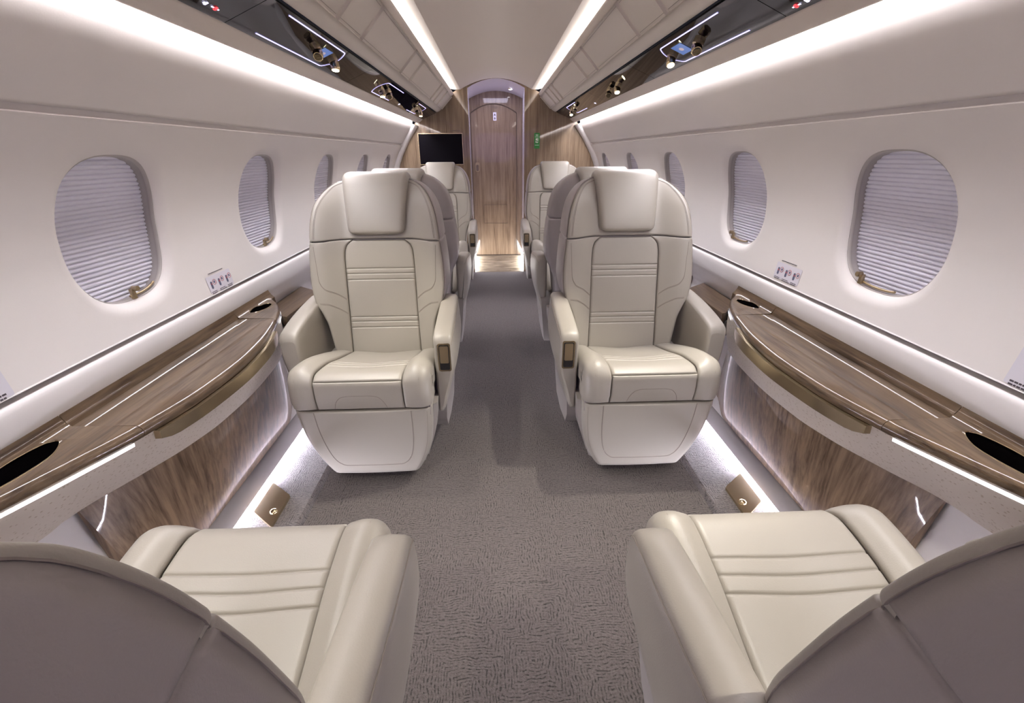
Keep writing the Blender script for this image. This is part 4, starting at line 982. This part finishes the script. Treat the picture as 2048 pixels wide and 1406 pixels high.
    mb.tube([tuple(p) for p in curve_on(leg_surf, pts, 60, off=.0001)], .0017, 5); finm('panel_seam', mb, THREAD, o)
    mb = MB()
    for q in (-1, 1):
        mb.tube([tuple(p) for p in curve_on(leg_surf, [(q*(leg_hw(v)-.020), v) for v in np.linspace(.36, .075, 16)], 40, off=-.0022)], .0008, 4)
    finm('stitching', mb, THREAD, o)
    # --- base body and floor pedestal
    V = []; F = []
    secs = [(.0, .165, .175, .47), (.06, .175, .165, .49), (.10, .200, .09, .56), (.20, .232, .075, .60), (.30, .252, .065, .62), (.36, .256, .06, .60)]
    for z, a, ya, yb in secs:
        V += [(-a, ya+.012, z), (-a+.012, ya, z), (a-.012, ya, z), (a, ya+.012, z), (a, yb-.012, z), (a-.012, yb, z), (-a+.012, yb, z), (-a, yb-.012, z)]
    n = 8; F = [(j*n+k, j*n+(k+1) % n, (j+1)*n+(k+1) % n, (j+1)*n+k) for j in range(len(secs)-1) for k in range(n)]+[tuple(range(n)), tuple((len(secs)-1)*n+k for k in range(n))]
    fin('seat_base', V, F, PLASTIC, sharp=35)
    # --- armrests
    def arm(q, yf, yb, latch):
        ysn = np.concatenate([[yf-.0, yf+.003, yf+.010, yf+.022, yf+.045], np.linspace(yf+.07, yb-.04, 12), [yb-.02, yb-.005, yb]])
        V = []; n = 0
        for i, y in enumerate(ysn):
            t_ = (y-yf)/(yb-yf)
            zt = float(cr([0, .04, .12, .35, .7, .93, 1.0], [.585, .603, .612, .628, .645, .652, .640], t_))
            zb = float(cr([0, .1, .3, 1.0], [.285, .278, .280, .300], t_))
            if i < 4: sh_ = [.010, .005, .0015, 0][i]
            else: sh_ = 0
            if i > len(ysn)-4: sh_ = [.002, .006, .014][i-(len(ysn)-3)]
            zt -= sh_; zb += sh_
            xi = .2515+sh_
            bulge = .006*math.sin(math.pi*min(max(t_, 0), 1))
            def xo(z): return float(cr([.27, .36, .45, .52, .60, .66], [.272, .292, .317, .324, .3195, .314], z))+bulge-sh_
            ring = [(xi, zb+.006)]
            for z in np.linspace(zb+.03, zt-.012, 7): ring.append((xi, z))
            ring += [(xi+.0025, zt-.004), (xi+.008, zt), ((xi+xo(zt))/2, zt+.0015), (xo(zt)-.012, zt-.0005), (xo(zt)-.004, zt-.005), (xo(zt-.014), zt-.014)]
            for z in np.linspace(zt-.04, zb+.03, 9): ring.append((xo(z), z))
            ring += [(xo(zb)-.002, zb+.004), (xi+.006, zb)]
            n = len(ring); V += [(q*x, y, z) for x, z in ring]
        m_ = len(ysn)
        F = [(j*n+k, j*n+(k+1) % n, (j+1)*n+(k+1) % n, (j+1)*n+k) for j in range(m_-1) for k in range(n)]+[tuple(range(n)), tuple((m_-1)*n+k for k in range(n))]
        a = fin('armrest', V, F, LEATHER, sharp=75)
        # stitched seam along the outer top edge and round the front
        mb = MB(); A_ = np.array(V).reshape(m_, n, 3)
        kk = 13
        mb.tube([tuple(A_[j, kk]+np.array([q*.0004, 0, .0003])) for j in range(1, m_)], .0010, 4)
        fr = [tuple(A_[2, k]+np.array([0, -.0006, -.012])) for k in range(8, 14)]
        mb.tube(fr, .0009, 4); finm('stitching', mb, THREAD, a)
        if latch:
            def plate(cx, cz, w_, h_, r, d0, d1, mat, name, par):
                mb = MB(); mb.frame((q*cx, yf+.0035, cz), (1, 0, 0), (0, 0, 1), (0, -1, 0), rbox(0, 0, w_, h_, r), d0, d1); return finm(name, mb, mat, par, smooth=False)
            cxx, czz = .2905, .522
            fr_ = plate(cxx, czz, .047, .112, .008, -.004, .005, BRASSD, 'latch_frame', a)
            plate(cxx, czz, .037, .101, .005, .0048, .0056, BLACKM, 'latch_recess', a)
            plate(cxx, czz+.013, .031, .068, .004, .005, .0095, BRASSM, 'latch_button', a)
        # lower side cover
        V2 = []
        for (y, z0, z1) in ((yf+.035, .300, .345), (yf+.06, .22, .38), (yf+.13, .14, .40), (yf+.30, .10, .41), (yb+.02, .12, .40)):
            for z in (z0, (z0+z1)/2, z1):
                V2.append((q*(.262+.028*(z-.1)/.3), y, z))
            V2.append((q*.22, y, z1)); V2.append((q*.20, y, z0))
        F2 = [(j*5+k, j*5+(k+1) % 5, (j+1)*5+(k+1) % 5, (j+1)*5+k) for j in range(4) for k in range(5)]+[tuple(range(5)), tuple(20+k for k in range(5))]
        fin('side_cover', V2, F2, PLASTIC, sharp=40)
        return a
    arm(1, .118, .520, True)
    arm(-1, .165, .540, False)
    return root
def dup(root):
    r = root.copy(); C.objects.link(r)
    for ch in root.children:
        c = ch.copy(); C.objects.link(c); c.parent = r
        for g in ch.children:
            d = g.copy(); C.objects.link(d); d.parent = c
    return r
A = build_seat(1); B = build_seat(-1)
seats = [  # proto, x, y, facing us?, label
    (A, -.520, 1.300, True, 'cream leather cabin seat facing us in the middle left, headrest before the left windows'),
    (B, .520, 1.300, True, 'cream leather cabin seat facing us in the middle right, beside the right oak ledge'),
    (A, .520, .670, False, 'nearest right cabin seat turned away from us, at the bottom right corner'),
    (B, -.508, .676, False, 'nearest left cabin seat turned away from us, at the bottom left corner'),
    (A, .525, 3.02, False, 'cabin seat mostly hidden, back to back behind the middle right seat'),
    (B, -.525, 3.02, False, 'cabin seat mostly hidden, back to back behind the middle left seat'),
    (A, -.525, 3.64, True, 'farthest left cabin seat facing us, below the black wall screen'),
    (B, .525, 3.64, True, 'farthest right cabin seat facing us, below the green card'),
]
used = set()
for pr_, x, y, face, lab in seats:
    if pr_.name in used: o = dup(pr_)
    else: o = pr_; used.add(pr_.name)
    o.location = (x, y, 0); o.rotation_euler = (0, 0, 0 if face else math.pi)
    o['label'] = lab; o['category'] = 'seat'; o['group'] = 'cream leather cabin seats'

for o in bpy.data.objects:
    if o.name.split('.')[0] in STUFF: o['kind'] = 'stuff'

# ------------------------------------------------------------------ reading lamp beams
spot('reading_beam_left', (-.60, 1.12, 1.52), (-.50, 1.66, .56), P_SPOT*.62, (1.0, .94, .68), 44, .6)
spot('reading_beam_near_right', (.648, .12, 1.48), (.47, .46, .45), P_SPOT*1.1, (1.0, .94, .78), 70, .5)
spot('reading_beam_near_left', (-.648, .12, 1.48), (-.45, .46, .45), P_SPOT*1.1, (1.0, .94, .80), 70, .5)
spot('reading_beam_right', (.595, 1.40, 1.525), (.16, 1.08, 0.0), P_SPOT*2.2, (1.0, .95, .80), 66, .4)
spot('reading_beam_aisle', (-.595, 1.36, 1.525), (-.22, 1.30, 0.0), P_SPOT*1.0, (1.0, .95, .80), 60, .5)
